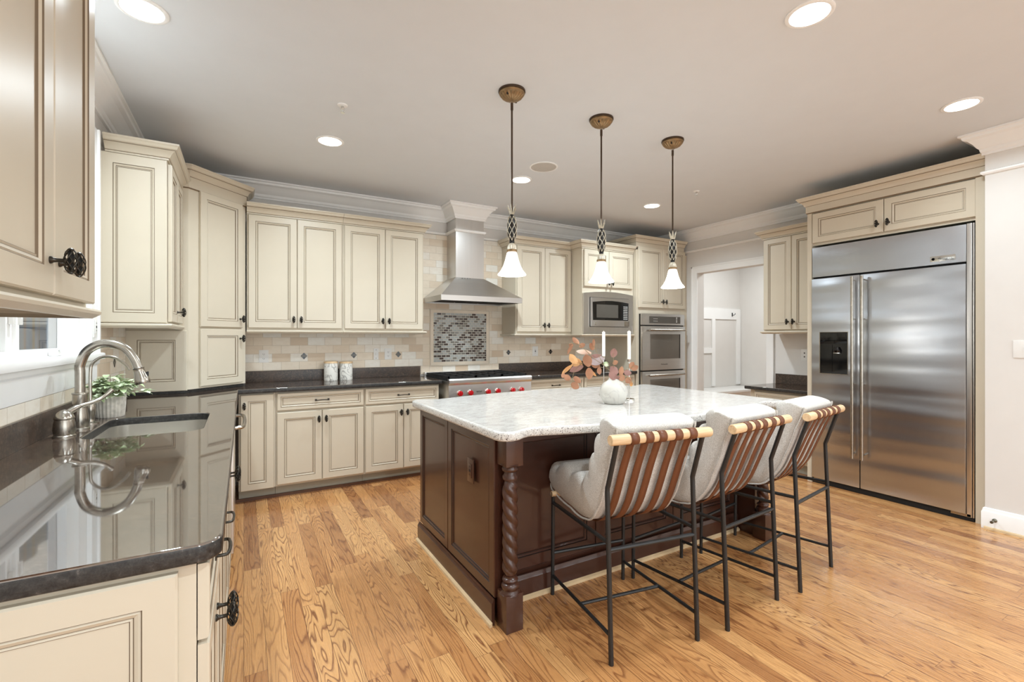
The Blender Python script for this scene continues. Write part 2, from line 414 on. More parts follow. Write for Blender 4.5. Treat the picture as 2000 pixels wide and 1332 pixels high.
def rrect(x0, y0, x1, y1, r, n=6):
    o = []
    for cx, cy, a0 in ((x1 - r, y0 + r, -90), (x1 - r, y1 - r, 0), (x0 + r, y1 - r, 90), (x0 + r, y0 + r, 180)):
        for k in range(n + 1):
            a = math.radians(a0 + 90 * k / n); o.append((cx + r * math.cos(a), cy + r * math.sin(a)))
    return o
def text(body, name, parent, loc, rot, size, mat, depth=.0006, align='CENTER'):
    cu = bpy.data.curves.new(name, 'FONT'); cu.body = body; cu.size = size; cu.extrude = depth; cu.align_x = align; cu.align_y = 'CENTER'
    cu.materials.append(M[mat]); tmp = bpy.data.objects.new('tmp_text', cu); COL.objects.link(tmp)
    me = bpy.data.meshes.new_from_object(tmp.evaluated_get(bpy.context.evaluated_depsgraph_get())); bpy.data.objects.remove(tmp); bpy.data.curves.remove(cu); me.name = name
    return inst(me, name, parent, loc, rot)

# ------------------------------------------------------------------ room shell
XL, XR, YB, XC, YC, YR = -.724, 5.15, 4.86, 4.475, 1.188, -3.6   # left, right, back walls; chase face; chase end; rear wall
b = MB().mat('floor'); b.box(XL - .1, YR - .1, -.05, 7.4, YB + .3, 0); struct(b.obj('floor'))
b = MB().mat('ceiling'); b.box(XL - .1, YR - .1, CEIL, 7.4, YB + .3, CEIL + .1); struct(b.obj('ceiling'))
WY0, WY1, WZ0, WZ1 = 1.98, 3.28, 1.235, 2.36
b = MB().mat('wall')
b.box(XL - .12, YR, 0, XL, WY0, CEIL); b.box(XL - .12, WY1, 0, XL, YB + .1, CEIL); b.box(XL - .12, WY0, 0, XL, WY1, WZ0); b.box(XL - .12, WY0, WZ1, XL, WY1, CEIL)
struct(b.obj('wall_left'))
b = MB().mat('wall'); b.box(XL, YB, 0, 7.3, YB + .1, CEIL); struct(b.obj('wall_back'))
DY0, DY1, DZ = 3.165, 4.10, 2.165
b = MB().mat('wall'); b.box(XR, YC, 0, XR + .12, DY0, CEIL); b.box(XR, DY1, 0, XR + .12, YB, CEIL); b.box(XR, DY0, DZ, XR + .12, DY1, CEIL)
b.box(XC, YR, 0, XR + .12, YC, CEIL); struct(b.obj('wall_right'))
b = MB().mat('wall')
b.box(XL, YR - .1, 0, -.2, YR, CEIL); b.box(4.0, YR - .1, 0, XC, YR, CEIL); b.box(-.2, YR - .1, 0, 4.0, YR, .4); b.box(-.2, YR - .1, 2.5, 4.0, YR, CEIL)
struct(b.obj('wall_rear'))
# hall beyond the opening
b = MB().mat('wall'); b.box(7.15, 1.2, 0, 7.3, YB, CEIL); b.box(XR + .12, 1.2, 0, 7.15, 1.32, CEIL); struct(b.obj('wall_hall'))
# casing of the opening
b = MB().mat('trim'); cw = .085
b.box(XR - .018, DY0 - cw, 0, XR - .001, DY0, DZ + cw); b.box(XR - .018, DY1, 0, XR - .001, DY1 + cw, DZ + cw); b.box(XR - .018, DY0, DZ, XR - .001, DY1, DZ + cw)
b.box(XR - .026, DY0 - cw, 0, XR - .018, DY0 - cw + .015, DZ + cw); b.box(XR - .026, DY1 + cw - .015, 0, XR - .018, DY1 + cw, DZ + cw); b.box(XR - .026, DY0 - cw, DZ + cw - .015, XR - .018, DY1 + cw, DZ + cw)
struct(b.obj('trim_1'))
# ceiling crown and picture bead
CHX0, CHX1, CHY = 1.95, 2.282, 4.60
path = [(XL, YR), (XL, YB), (CHX0, YB), (CHX0, CHY), (CHX1, CHY), (CHX1, YB), (XR, YB), (XR, YC), (XC, YC), (XC, YR)]
crown = [(0, -.15), (.014, -.15), (.014, -.135), (.02, -.128), (.024, -.108), (.034, -.098), (.05, -.07), (.072, -.045), (.094, -.034), (.098, -.018), (.112, -.014), (.112, -.001), (0, -.001)]
b = MB().mat('trim'); b.sweep(path, crown, CEIL); struct(b.obj('trim_2', ang=20))
bead = [(0, -.018), (.012, -.014), (.02, -.004), (.02, .006), (.01, .012), (0, .014)]
b = MB().mat('trim'); b.sweep(path, bead, 2.468); struct(b.obj('trim_3'))
bb = [(0, 0), (.016, 0), (.016, .115), (.012, .122), (.009, .14), (0, .145)]
b = MB().mat('trim'); b.sweep([(XR, YC), (XC, YC), (XC, YR)], bb, 0.0); struct(b.obj('baseboard_right'))
b = MB().mat('shoe'); b.sweep([(XC - .016, YC), (XC - .016, YR)], [(0, 0), (.012, 0), (.01, .012), (0, .018)], 0); struct(b.obj('trim_4'))
# hall wainscot
h = MB().mat('trim'); hy = YB - .001
for x0, x1, z0, z1 in ((5.3, 7.14, 1.62, 1.79), (5.3, 5.42, .56, 2.5), (6.42, 6.5, .56, 1.62), (5.42, 6.42, 1.08, 1.16), (7.04, 7.14, .56, 1.62)):
    h.box(x0, hy - .018, z0, x1, hy, z1)
struct(h.obj('trim_5'))
hb = thing('hall_bench', 'white built-in bench in the bright hall beyond the wide opening', 'bench', (5.3, 4.4, 0))
b = MB().mat('trim'); b.box(0, .05, 0, 1.83, .455, .5); b.obj('base', hb)
b = MB().mat('white'); b.box(0, 0, .5, 1.83, .455, .535, .006); b.obj('seat', hb)
hk = MB().mat('black'); hk.tube([(0, 0, 0), (0, -.03, -.01), (0, -.05, .0), (0, -.055, .02)], .005, 8); hk.box(-.012, -.004, -.03, .012, .0, .03)
tag(hk.obj('coat_hook', None, (6.92, hy - .018, 1.70)), 'black metal coat hook on white hall panelling beyond the opening', 'hook')

# ------------------------------------------------------------------ window over the sink
wn = struct(thing('window_1', 'white casement window above the sink', 'window', (XL, 0, 0)))
del wn['label'], wn['category']
b = MB().mat('trim')
for y0, y1 in ((WY0, WY0 + .05), (WY1 - .20, WY1), (2.40, 2.52)): b.box(-.10, y0, WZ0, -.03, y1, WZ1)
for y0, y1 in ((WY0 + .05, 2.40), (2.52, WY1 - .20)): b.box(-.099, y0, WZ0, -.031, y1, WZ0 + .035); b.box(-.099, y0, WZ1 - .05, -.031, y1, WZ1)
b.box(-.03, 2.455, WZ0, -.02, 2.475, WZ1)
b.obj('window_frame', wn)
b = MB().mat('trim')
b.box(0, WY1, WZ0 - .02, .022, WY1 + .12, 2.47, .003); b.box(0, WY0 - .12, WZ0 - .02, .022, WY0, 2.47, .003); b.box(0, WY0, WZ1, .022, WY1, 2.47, .003)
b.box(.022, WY1 + .095, WZ0 - .02, .034, WY1 + .12, 2.47, .003)
b.obj('window_casing', wn)
b = MB().mat('trim'); b.box(-.11, WY0 + .001, WZ0 + .0005, .001, WY1 - .001, WZ0 + .004); b.box(.0005, WY0 - .14, WZ0 - .033, .05, WY1 + .15, WZ0 + .003, .012); b.obj('window_sill', wn)
b = MB().mat('trim'); b.sweep([(0, WY0 - .12), (0, WY1 + .13)], [(0, -.12), (.012, -.12), (.016, -.1), (.016, -.03), (.026, -.02), (.03, 0), (0, 0)], WZ0 - .035); b.obj('window_apron', wn)
b = MB().mat('glass'); b.box(-.07, WY0 + .05, WZ0 + .035, -.065, 2.40, WZ1 - .05); b.box(-.07, 2.52, WZ0 + .035, -.065, WY1 - .2, WZ1 - .05); b.obj('window_pane', wn)
b = MB().mat('white')
for y in (2.17, 2.87): b.box(-.03, y - .045, WZ0 + .0045, .0, y + .045, WZ0 + .026, .006); b.tube([(-.01, y + .02, WZ0 + .02), (.012, y - .03, WZ0 + .035)], .006, 8)
b.obj('crank', wn)
b = MB().mat('white')
for y in (2.43, 2.50): b.box(-.03, y - .012, 1.37, -.016, y + .012, 1.42, .004)
b.obj('sash_lock', wn)
b = MB().mat('stripes')  # added sheet outside the window; its stripes stand in for pane reflections
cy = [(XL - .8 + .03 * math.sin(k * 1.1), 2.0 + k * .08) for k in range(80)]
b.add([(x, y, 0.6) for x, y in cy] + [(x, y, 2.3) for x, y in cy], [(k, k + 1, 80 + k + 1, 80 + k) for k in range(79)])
cu_ = b.obj('backdrop'); md = cu_.modifiers.new('s', 'SOLIDIFY'); md.thickness = .004
tag(cu_, 'added blue and brown striped backdrop outside the sink window, standing in for reflections', 'backdrop')

# ------------------------------------------------------------------ cabinet parts
def door_rings(fr):
    return ([(0, .004), (.004, 0), (fr, 0), (fr + .0026, .004), (fr + .006, .002), (fr + .013, .006), (fr + .0152, .009), (fr + .019, .007), (fr + .021, .0095)],
            ['cream', 'cream', 'cream', 'glaze', 'cream', 'cream', 'glaze', 'cream', 'glaze', 'cream'])
def panel_mesh(name, w, h, fr=.055, t=.02, dark=False):
    r, ms = door_rings(fr)
    if dark: ms = ['espresso_line' if m == 'glaze' and i == 6 else 'espresso' for i, m in enumerate(ms)]
    b = MB(); b.rings(w, h, r, t, ms); return b
def cage_mesh():
    b = MB().mat('pewter')
    b.lathe([(.0085, 0), (.0085, .003), (.006, .006), (.0045, .012), (.0045, .022), (.0065, .026)], 12)   # stem along z, turned later
    b2 = MB(); b2.mat('pewter')
    L, R = .030, .0125
    for sgn in (1, -1):
        for k in range(7):
            pts = []
            for i in range(9):
                t = -1 + 2 * i / 8; rr = R * math.sqrt(max(0, 1 - (t * .93) ** 2)); a = 2 * PI * k / 7 + sgn * t * 1.25
                pts.append((rr * math.cos(a), rr * math.sin(a), t * L * .9))
            b2.tube(pts, .0013, 4, False)
    for sg in (1, -1): b2.lathe([(.0055, sg * L * .86), (.006, sg * L * .92), (.003, sg * L), (.0001, sg * L * 1.02)], 8)
    b2.mat('gap'); b2.lathe([(R * .5 * math.sqrt(max(0, 1 - (t / 6.5) ** 2)), t / 6 * L * .9) for t in range(-6, 7)], 10)
    m = MB(); m.mats = [M['pewter'], M['gap']]
    off = 0
    R90 = Matrix.Rotation(PI / 2, 4, 'X')   # z -> -y
    m.v = [tuple(R90 @ Vector(p)) for p in b.v] + [(p[0], p[1] - .036, p[2]) for p in b2.v]
    m.f = b.f + [tuple(i + len(b.v) for i in f) for f in b2.f]; m.mi = b.mi + b2.mi
    return m.mesh('knob')
KNOB = cage_mesh()
def pull_mesh(L=.10):
    b = MB().mat('pewter'); b.tube(catmull([(-L / 2, -.002, 0), (-L / 2, -.022, 0), (-L / 2 + .012, -.028, 0), (0, -.031, .002), (L / 2 - .012, -.028, 0), (L / 2, -.022, 0), (L / 2, -.002, 0)], 4), .0042, 8)
    for sx in (-1, 1): b.box(sx * L / 2 - .008, -.004, -.008, sx * L / 2 + .008, 0, .008)
    return b.mesh('pull')
PULL = pull_mesh()
CAB_CROWN = [(0, 0), (.010, 0), (.010, .010), (.0125, .012), (.018, .014), (.022, .026), (.034, .042), (.046, .050), (.047, .054), (.056, .058), (.062, .072), (.068, .078), (.068, .088), (0, .088)]
CC_M = ['cream', 'cream', 'glaze', 'cream', 'cream', 'cream', 'cream', 'glaze', 'cream', 'cream', 'cream', 'cream', 'cream']
RAIL = [(0, 0), (.026, 0), (.03, -.006), (.028, -.014), (.012, -.026), (0, -.026)]
RAIL_T = .022
def shell(b, W, D, z0, z1, t=.018):
    b.box(0, RAIL_T, z0, t, D, z1); b.box(W - t, RAIL_T, z0, W, D, z1); b.box(t, RAIL_T, z0, W - t, D, z0 + t); b.box(t, D - .008, z0 + t, W - t, D, z1); b.box(t, RAIL_T, z1 - .16, W - t, RAIL_T + .02, z1 - .03)
def cabinet(name, label, loc, rz, W, D, z0, z1, doors=(), drawers=(), toe=0, crown=None, crown_at=None, frieze=0, rail=None, group=None, under=False, cat='cabinet', back_gap=.002, kickmat='kick', hollow=False):
    t = thing(name, label, cat, loc, rz, group)
    b = MB().mat('cream'); dd = D - back_gap
    if hollow: shell(b, W, dd, z0 + toe, z1)
    else: b.box(0, RAIL_T, z0 + toe, W, dd, z1)
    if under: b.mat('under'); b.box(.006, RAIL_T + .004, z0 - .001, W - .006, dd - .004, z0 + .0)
    b.mat('glaze')
    b.obj('body', t)
    if toe:
        b = MB().mat(kickmat); b.box(0, RAIL_T + .07, z0, W, RAIL_T + .085, z0 + toe); b.obj('toe_kick', t)
    for d in doors:
        x, z, w, hh = d[:4]; fr = d[5] if len(d) > 5 else .052
        o = panel_mesh('door', w, hh, fr).obj('door', t, (x, 0, z))
        if d[4]: inst(KNOB, 'knob', o, (d[4][0], 0, d[4][1]))
    for x, z, w, hh in drawers:
        o = panel_mesh('drawer', w, hh, .026).obj('drawer', t, (x, 0, z)); inst(PULL, 'pull', o, (w / 2, 0, hh / 2))
    if crown:
        b = MB().mat('cream'); zz = crown_at or z1
        if frieze:
            b.sweep(crown, [(.0, -.002), (.004, -.002), (.008, .004), (.008, frieze), (0, frieze)], zz, ['cream', 'glaze', 'cream', 'cream']); zz += frieze
        b.sweep(crown, CAB_CROWN, zz, CC_M); b.obj('crown_moulding', t, ang=20)
    if rail:
        b = MB().mat('cream'); b.sweep(rail, RAIL, z0); b.obj('light_rail', t)
    return t
DZ0, DZ1 = 1.405, 2.362      # upper door bottoms / tops
def updoors(W, n=2, z0=DZ0, z1=DZ1, e=.012, kz=.075):
    w = (W - 2 * e - .004 * (n - 1)) / n; out = []
    for i in range(n):
        kx = w - .028 if i % 2 == 0 else .028
        out.append((e + i * (w + .004), z0, w, z1 - z0, (kx, kz)))
    return out
FY = 4.51   # door face plane of the back uppers
def U(W, D, left=True, right=True): return ([(0, D)] if left else []) + [(0, RAIL_T), (W, RAIL_T)] + ([(W, D)] if right else [])
# back wall uppers, left pair
D_ = YB - FY
cabinet('wall_cabinet', 'cream two-door wall cabinet beside the tall corner tower', (.022, FY, 0), 0, .772, D_, 1.385, 2.375, updoors(.772), crown=[(0, RAIL_T), (.772, RAIL_T)], crown_at=2.368, rail=[(0, RAIL_T), (.772, RAIL_T)])
cabinet('wall_cabinet', 'cream two-door wall cabinet just left of the range hood', (.796, FY, 0), 0, .772, D_, 1.385, 2.375, updoors(.772), crown=[(0, RAIL_T), (.772, RAIL_T), (.772, D_ - .026)], crown_at=2.368, rail=[(0, RAIL_T), (.772, RAIL_T), (.772, D_ - .02)])
cabinet('wall_cabinet', 'cream two-door wall cabinet between range hood and microwave', (2.645, FY, 0), 0, .77, D_, 1.365, 2.375, updoors(.77, z0=1.39), crown=[(0, D_ - .026), (0, RAIL_T), (.77, RAIL_T)], crown_at=2.368, rail=[(0, D_ - .02), (0, RAIL_T), (.77, RAIL_T)])
# microwave cabinet
MY = 4.30; D2 = YB - MY
mc = cabinet('microwave_cabinet', 'deeper cream cabinet with two short doors above the built-in microwave', (3.418, MY, 0), 0, .80, D2, 1.365, 2.375,
        [(.02, 1.925, .374, .43, (.346, .05), .05), (.398, 1.925, .374, .43, (.028, .05), .05)], crown=[(0, .21), (0, RAIL_T), (.80, RAIL_T)], crown_at=2.368, rail=[(0, .19), (0, RAIL_T), (.80, RAIL_T)])
# oven cabinet
OY = 4.25; D3 = YB - OY
cabinet('oven_cabinet', 'tall cream cabinet housing the double wall oven', (4.225, OY, 0), 0, .92, D3, 0, 2.42,
        [(.025, 1.70, .42, .76, (.392, .08), .05), (.449, 1.70, .42, .76, (.028, .08), .05), (.025, .12, .42, .30, None, .05), (.449, .12, .42, .30, None, .05)], toe=.1,
        crown=[(0, D3 - .12), (0, RAIL_T), (.86, RAIL_T)], crown_at=2.45, frieze=.05)
# left wall upper beyond the window
LF = -.383; LD = LF - XL
Lw = 4.165 - 3.513
lc = cabinet('wall_cabinet', 'cream wall cabinet between the sink window and corner tower, panelled end towards camera', (LF, 3.513, 0), PI / 2, Lw, LD, 1.405, 2.40,
        [(.03, 1.42, .29, .965, (.262, .07)), (.324, 1.42, .29, .965, None)],
        crown=[(0, LD - .03), (0, RAIL_T), (Lw, RAIL_T)], crown_at=2.398, rail=[(0, LD - .01), (0, RAIL_T), (Lw, RAIL_T)])
ep = panel_mesh('end_panel', LD - .03, .985, .058, .015); ep.obj('end_panel', lc, (-.0155, LD - .008, 1.41), -PI / 2)
# near left upper
NW = 1.828 - 1.03
cabinet('wall_cabinet', 'large cream two-door wall cabinet nearest camera, above the left counter', (LF, 1.03, 0), PI / 2, NW, LD, 1.404, 2.40,
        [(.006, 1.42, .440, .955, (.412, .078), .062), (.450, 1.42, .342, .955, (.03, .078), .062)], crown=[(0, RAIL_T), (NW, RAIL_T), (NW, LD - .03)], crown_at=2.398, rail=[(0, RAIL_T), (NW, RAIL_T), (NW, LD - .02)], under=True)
# corner tower standing on the counter
tw = thing('corner_cabinet', 'cream diagonal corner tower cabinet standing on the granite counter', 'cabinet', (0, 0, 0))
TX, TY = LF + .03, 4.165   # where the diagonal starts
DG = .365; E = (TX + DG, TY + DG)
poly = [(XL + .003, TY), (TX, TY), (E[0], E[1]), (E[0], YB - .025), (XL + .003, YB - .025)]
b = MB().mat('cream'); b.prism(poly, .94, 2.53); b.obj('body', tw)
b = MB().mat('cream'); b.sweep([(XL + .02, TY), (TX, TY), E, (E[0], YB - .12)], [(0, -.002), (.004, -.002), (.01, .006), (.01, .075), (0, .075)], 2.42, ['cream', 'glaze', 'cream', 'cream'])
b.sweep([(LF, TY), (TX, TY), E, (E[0], YB - .12)], CAB_CROWN, 2.495, CC_M); b.obj('crown_moulding', tw, ang=20)
dl = DG * math.sqrt(2); c45 = math.sqrt(.5)
def diag(o_, x): return (TX + (x) * c45 + .021 * c45, TY + x * c45 - .021 * c45)
wdt = dl - .13
p = diag(0, .085)
o = panel_mesh('door', wdt, 1.02, .05).obj('door', tw, (p[0], p[1], 1.405), PI / 4); inst(KNOB, 'knob', o, (wdt - .028, 0, .07))
o = panel_mesh('door', wdt, .435, .05).obj('door', tw, (p[0], p[1], .955), PI / 4); inst(KNOB, 'knob', o, (wdt - .028, 0, .36))
o = panel_mesh('side_panel', TX - XL - .01, .44, .07, .012).obj('side_panel', tw, (XL + .004, TY - .0125, .935))
b = MB().mat('granite_edge'); b.prism([(XL + .004, TY + .01), (TX - .01, TY + .01), (E[0] - .015, E[1] + .0), (E[0] - .015, YB - .03), (XL + .004, YB - .03)], .9145, .94); b.obj('plinth', tw)

# fridge enclosure
FX = 4.53
fe = thing('fridge_cabinet', 'tall cream surround with two wide doors above the steel refrigerator', 'cabinet', (FX, 2.40, 0), -PI / 2)
FW = 2.40 - YC - .002; FD = XR - FX
b = MB().mat('cream'); b.box(0, 0, 0, .038, FD - .002, 2.47); b.obj('side_panel', fe)
b = MB().mat('cream'); b.box(FW - .062, 0, 0, FW, FD - .002, 2.47); b.obj('side_panel', fe)
b = MB().mat('cream'); b.box(.038, RAIL_T, 2.165, FW - .062, FD - .002, 2.52); b.obj('body', fe)
w1 = (FW - .1 - .008) / 2
o = panel_mesh('door', w1, .27, .052).obj('door', fe, (.041, 0, 2.187)); inst(KNOB, 'knob', o, (w1 - .035, 0, .07))
o = panel_mesh('door', w1, .27, .052).obj('door', fe, (.041 + w1 + .005, 0, 2.187)); inst(KNOB, 'knob', o, (.035, 0, .07))
b = MB().mat('cream'); cp = [(0, .24), (0, .0), (FW, .0)]
b.sweep(cp, [(0, -.002), (.004, -.002), (.01, .006), (.01, .055), (0, .055)], 2.465, ['cream', 'glaze', 'cream', 'cream']); b.sweep(cp, CAB_CROWN, 2.52, CC_M); b.obj('crown_moulding', fe, ang=20)
# desk-side upper and base
cabinet('wall_cabinet', 'narrow cream two-door wall cabinet left of the refrigerator', (4.82, 3.01, 0), -PI / 2, .608, XR - 4.82, 1.39, 2.375,
        [(.006, 1.405, .292, .955, (.264, .08), .05), (.302, 1.405, .292, .955, (.028, .08), .05)], crown=[(0, .30), (0, RAIL_T), (.608, RAIL_T)], crown_at=2.368, rail=[(0, .30), (0, RAIL_T), (.608, RAIL_T)])
cabinet('base_cabinet', 'small low cream base cabinet left of the refrigerator', (4.62, 3.03, 0), -PI / 2, .628, XR - 4.62, 0, .785,
        [(.05, .12, .26, .48, None, .045), (.314, .12, .26, .48, None, .045)], [(.05, .615, .524, .15)], toe=.1)

# ------------------------------------------------------------------ base cabinets on the back wall
BY = 4.275; BD = YB - BY
def base_unit(x, W, label, dr=True, knobs=True):
    e = .008; w = (W - 2 * e - .006) / 2
    return cabinet('base_cabinet', label, (x, BY, 0), 0, W, BD, 0, .876,
        [(e, .115, w, .59, (w - .026, .52)), (e + w + .006, .115, w, .59, (.026, .52))], [(e, .722, W - 2 * e, .142)], toe=.1)
cabinet('base_cabinet', 'narrow cream base cabinet with one full height door in the back corner', (-.035, BY, 0), 0, .262, BD, 0, .876, [(.012, .10, .235, .765, (.026, .68))], toe=.1)
base_unit(.229, .706, 'cream base cabinet with drawer and two doors below the marbled canisters')
base_unit(.937, .706, 'cream base cabinet with drawer and two doors just left of the range')
base_unit(2.62, .79, 'cream base cabinet with drawer just right of the range')
base_unit(3.412, .80, 'cream base cabinet with drawer between range side unit and wall ovens')
b = MB().mat('darkshoe'); b.box(-.06, BY + .07, .0, 1.655, BY + .091, .022); struct(b.obj('trim_6'))
# ------------------------------------------------------------------ base run under the left window
LX = -.060
def left_unit(y0, y1, label, doors, drawers, hollow=False):
    return cabinet('base_cabinet', label, (LX, y0, 0), PI / 2, y1 - y0, LX - XL, 0, .876, doors, drawers, toe=.1, hollow=hollow)
end_unit = left_unit(1.125, 1.66, 'cream base cabinet nearest camera at the end of the left counter', [(.0, .115, .265, .59, (.238, .515)), (.27, .115, .262, .59, (.026, .515))], [(0, .715, .532, .152)])
ww = -.088 - XL
o = MB(); 
o.mat('cream')
r, ms = door_rings(.054)
o.rings(.5845, .744, r, .016, ms)
o.obj('end_panel', end_unit, (-.0165, .636, .118), -PI / 2)
t = left_unit(1.665, 2.12, 'cream pull-out base cabinet between the end unit and sink cabinet', [(.004, .115, .447, .75, None)], [])
for c_ in t.children:
    if c_.name.startswith('door'): inst(PULL, 'pull', c_, (.2235, 0, .585))
left_unit(2.125, 3.07, 'cream sink base cabinet below the undermount sink', [(.004, .115, .445, .59, (.418, .56)), (.455, .115, .445, .59, (.026, .56))], [], True)
dwt = thing('dishwasher', 'stainless dishwasher with curved bar handle between sink cabinet and corner', 'dishwasher', (LX, 3.08, 0), PI / 2)
b = MB().mat('steelz'); b.box(0, -.01, .1, .58, .56, .87, .004); b.obj('body', dwt)
b = MB().mat('nickel'); b.tube(catmull([(.06, -.01, .80), (.07, -.05, .80), (.14, -.062, .80), (.31, -.066, .80), (.48, -.062, .80), (.55, -.05, .80), (.56, -.01, .80)], 4), .011, 10); b.obj('handle', dwt)
cabinet('base_cabinet', 'cream corner base filler beside the dishwasher', (LX, 3.665, 0), PI / 2, .56, LX - XL, 0, .876, [(.004, .115, .55, .75, None)], toe=.1)

# ------------------------------------------------------------------ counters
ox = -.037
out = [(XL + .002, 1.10), (ox - .048, 1.10)] + [(ox - .048 + .048 * math.sin(a), 1.148 - .048 * math.cos(a)) for a in [PI / 2 * k / 8 for k in range(1, 9)]] + [(ox, 4.25), (1.66, 4.25), (1.66, YB - .002), (XL + .002, YB - .002)]
hole = rrect(-.575, 2.47, -.16, 3.05, .07)[::-1]
c1 = tag(slab('granite_countertop', out, [hole], .877, .914, .006, 'granite', 'granite_edge'), 'glossy dark brown granite countertop running below the window and round to the range', 'countertop')
out = [(2.605, 4.25), (4.222, 4.25), (4.222, YB - .002), (2.605, YB - .002)]
tag(slab('granite_countertop', out, [], .877, .914, .006, 'granite', 'granite_edge'), 'dark granite countertop between the range and wall ovens', 'countertop')
out = [(4.575, 2.402), (5.148, 2.402), (5.148, 3.058), (4.575, 3.058)]
tag(slab('granite_countertop', out, [], .786, .82, .005, 'granite', 'granite_edge'), 'small dark granite desk top beside the refrigerator', 'countertop')
def upstand(name, label, x0, y0, x1, y1, z0, z1):
    b = MB().mat('granite_up'); b.box(x0, y0, z0, x1, y1, z1, .002); tag(b.obj('granite_upstand'), label, 'upstand')
upstand('', 'dark granite upstand strip along the counter below the sink window', XL + .001, 1.10, XL + .021, TY - .002, .9142, 1.018)
upstand('', 'dark granite upstand strip behind the marbled canisters', E[0] + .002, YB - .021, 1.64, YB - .001, .9142, 1.018)
upstand('', 'dark granite upstand strip between range and wall ovens', 2.60, YB - .021, 4.22, YB - .001, .9142, 1.018)
upstand('', 'dark granite upstand strip on the wall above the small desk top', XR - .021, 2.402, XR - .001, 3.057, .8202, .925)

# ------------------------------------------------------------------ tiled backsplash
bs = thing('tile_backsplash', 'cream travertine brick tile backsplash on the range wall', 'backsplash', (0, 0, 0))
b = MB().mat('tileX')
ty0, ty1 = YB - .012, YB - .0005
b.box(E[0] + .001, ty0, 1.0185, 1.57, ty1, 1.384); b.box(1.57, ty0, 1.0185, 2.643, ty1, 2.447); b.box(2.643, ty0, 1.0185, 4.222, ty1, 1.364); b.box(1.65, ty0, .93, 2.60, ty1, 1.0185)
b.obj('tile_field', bs)
dia = MB()
for sx, sz, m in ((0, 1, 'd'), (0, -1, 'd'), (-1, 0, 'g'), (1, 0, 'g')):
    dia.mat('blackglass' if m == 'd' else 'panelgrey'); cx, cz = sx * .0155, sz * .0165; r = .0145
    dia.add([(cx - r, -.003, cz), (cx, -.003, cz - r * 1.05), (cx + r, -.003, cz), (cx, -.003, cz + r * 1.05), (cx - r, 0, cz), (cx, 0, cz - r * 1.05), (cx + r, 0, cz), (cx, 0, cz + r * 1.05)],
            [(0, 1, 2, 3), (0, 4, 5, 1), (1, 5, 6, 2), (2, 6, 7, 3), (3, 7, 4, 0)])
dm = dia.mesh('accent_tile')
for x in (.497, .955, 1.405, 2.73, 3.335): inst(dm, 'accent_tile', bs, (x, ty0, 1.148))
bl = thing('tile_backsplash', 'travertine tile strip below the window and beside the corner tower', 'backsplash', (0, 0, 0))
b = MB().mat('tileY'); b.box(XL + .0005, 1.10, 1.0185, XL + .012, WY1 + .0, 1.078); b.box(XL + .0005, 1.1, 1.0785, XL + .012, WY0 - .125, 1.383); b.box(XL + .0005, WY1 + .135, 1.0185, XL + .012, TY - .016, 1.403); b.obj('tile_field', bl)
inst(dm, 'accent_tile', bl, (XL + .012, 3.83, 1.165), (0, 0, PI / 2))
mp = thing('mosaic_panel', 'framed grey and brown glass mosaic panel behind the range', 'tile panel', (0, 0, 0))
b = MB().mat('mosaic'); b.box(1.792, ty0 - .006, 1.056, 2.432, ty0 - .0005, 1.596); b.obj('mosaic_field', mp)
b = MB().mat(M['tileX']); fr_ = plain('beige_stone_frame', (236, 222, 202), .45, noise_amt=.06)
b = MB().mat(fr_)
for x0, x1, z0, z1 in ((1.75, 1.792, 1.014, 1.638), (2.432, 2.474, 1.014, 1.638), (1.792, 2.432, 1.014, 1.056), (1.792, 2.432, 1.596, 1.638)):
    b.box(x0, ty0 - .010, z0, x1, ty0 - .0005, z1)
b.mat(M['glaze']); 
for x0, x1, z0, z1 in ((1.756, 1.758, 1.02, 1.632), (2.466, 2.468, 1.02, 1.632), (1.758, 2.466, 1.02, 1.022), (1.758, 2.466, 1.63, 1.632)): b.box(x0, ty0 - .0104, z0, x1, ty0 - .01, z1)
b.obj('frame', mp)

# ------------------------------------------------------------------ outlets and switches
def plate(loc, rz, label, kind='duplex', mat='white', w=.07, h=.115, name='wall_outlet', dark='gap'):
    t = thing(name, label, 'outlet' if kind in ('duplex', 'gfci', 'jack') else 'switch', loc, rz)
    b = MB().mat(mat); b.box(-w / 2, -.005, -h / 2, w / 2, 0, h / 2, .0015); b.obj('cover_plate', t)
    if kind == 'duplex':
        for s_ in (1, -1):
            b = MB().mat(mat); b.T = Matrix.Translation((0, -.005, s_ * .02)) @ Matrix.Rotation(PI / 2, 4, 'X'); b.lathe([(.0165, 0), (.0165, .002), (.001, .002)], 20)
            b.mat(dark); b.box(-.007, .004, .002, -.0045, -.004, .0026); b.box(.0045, .004, .002, .007, -.004, .0026); b.lathe([(.002, .002), (.002, .0026), (.0001, .0026)], 8, (0, -.009, 0)); b.obj('socket', t)
    elif kind == 'jack':
        for s_ in (1, -1): b = MB().mat('panelgrey'); b.box(-.006, -.008, s_ * .02 - .006, .006, -.005, s_ * .02 + .006); b.obj('socket', t)
    elif kind == 'gfci':
        b = MB().mat(mat); b.box(-.017, -.008, -.035, .017, -.005, .035, .001); b.mat(dark)
        for s_ in (1, -1): b.box(-.007, -.0085, s_ * .02 - .004, -.0045, -.008, s_ * .02 + .004); b.box(.0045, -.0085, s_ * .02 - .004, .007, -.008, s_ * .02 + .004)
        b.box(-.008, -.0088, -.006, .008, -.008, .006); b.obj('socket', t)
    else:
        b = MB().mat(mat); b.box(-.006, -.012, -.011, .006, -.005, .011, .001); b.obj('toggle', t)
        b = MB().mat('panelgrey')
        for s_ in (1, -1): b.box(-.003, -.0056, s_ * .042 - .003, .003, -.005, s_ * .042 + .003)
        b.obj('screw', t)
    return t
plate((.159, ty0, 1.152), 0, 'white double outlet on the tiles nearest the corner tower', w=.078)
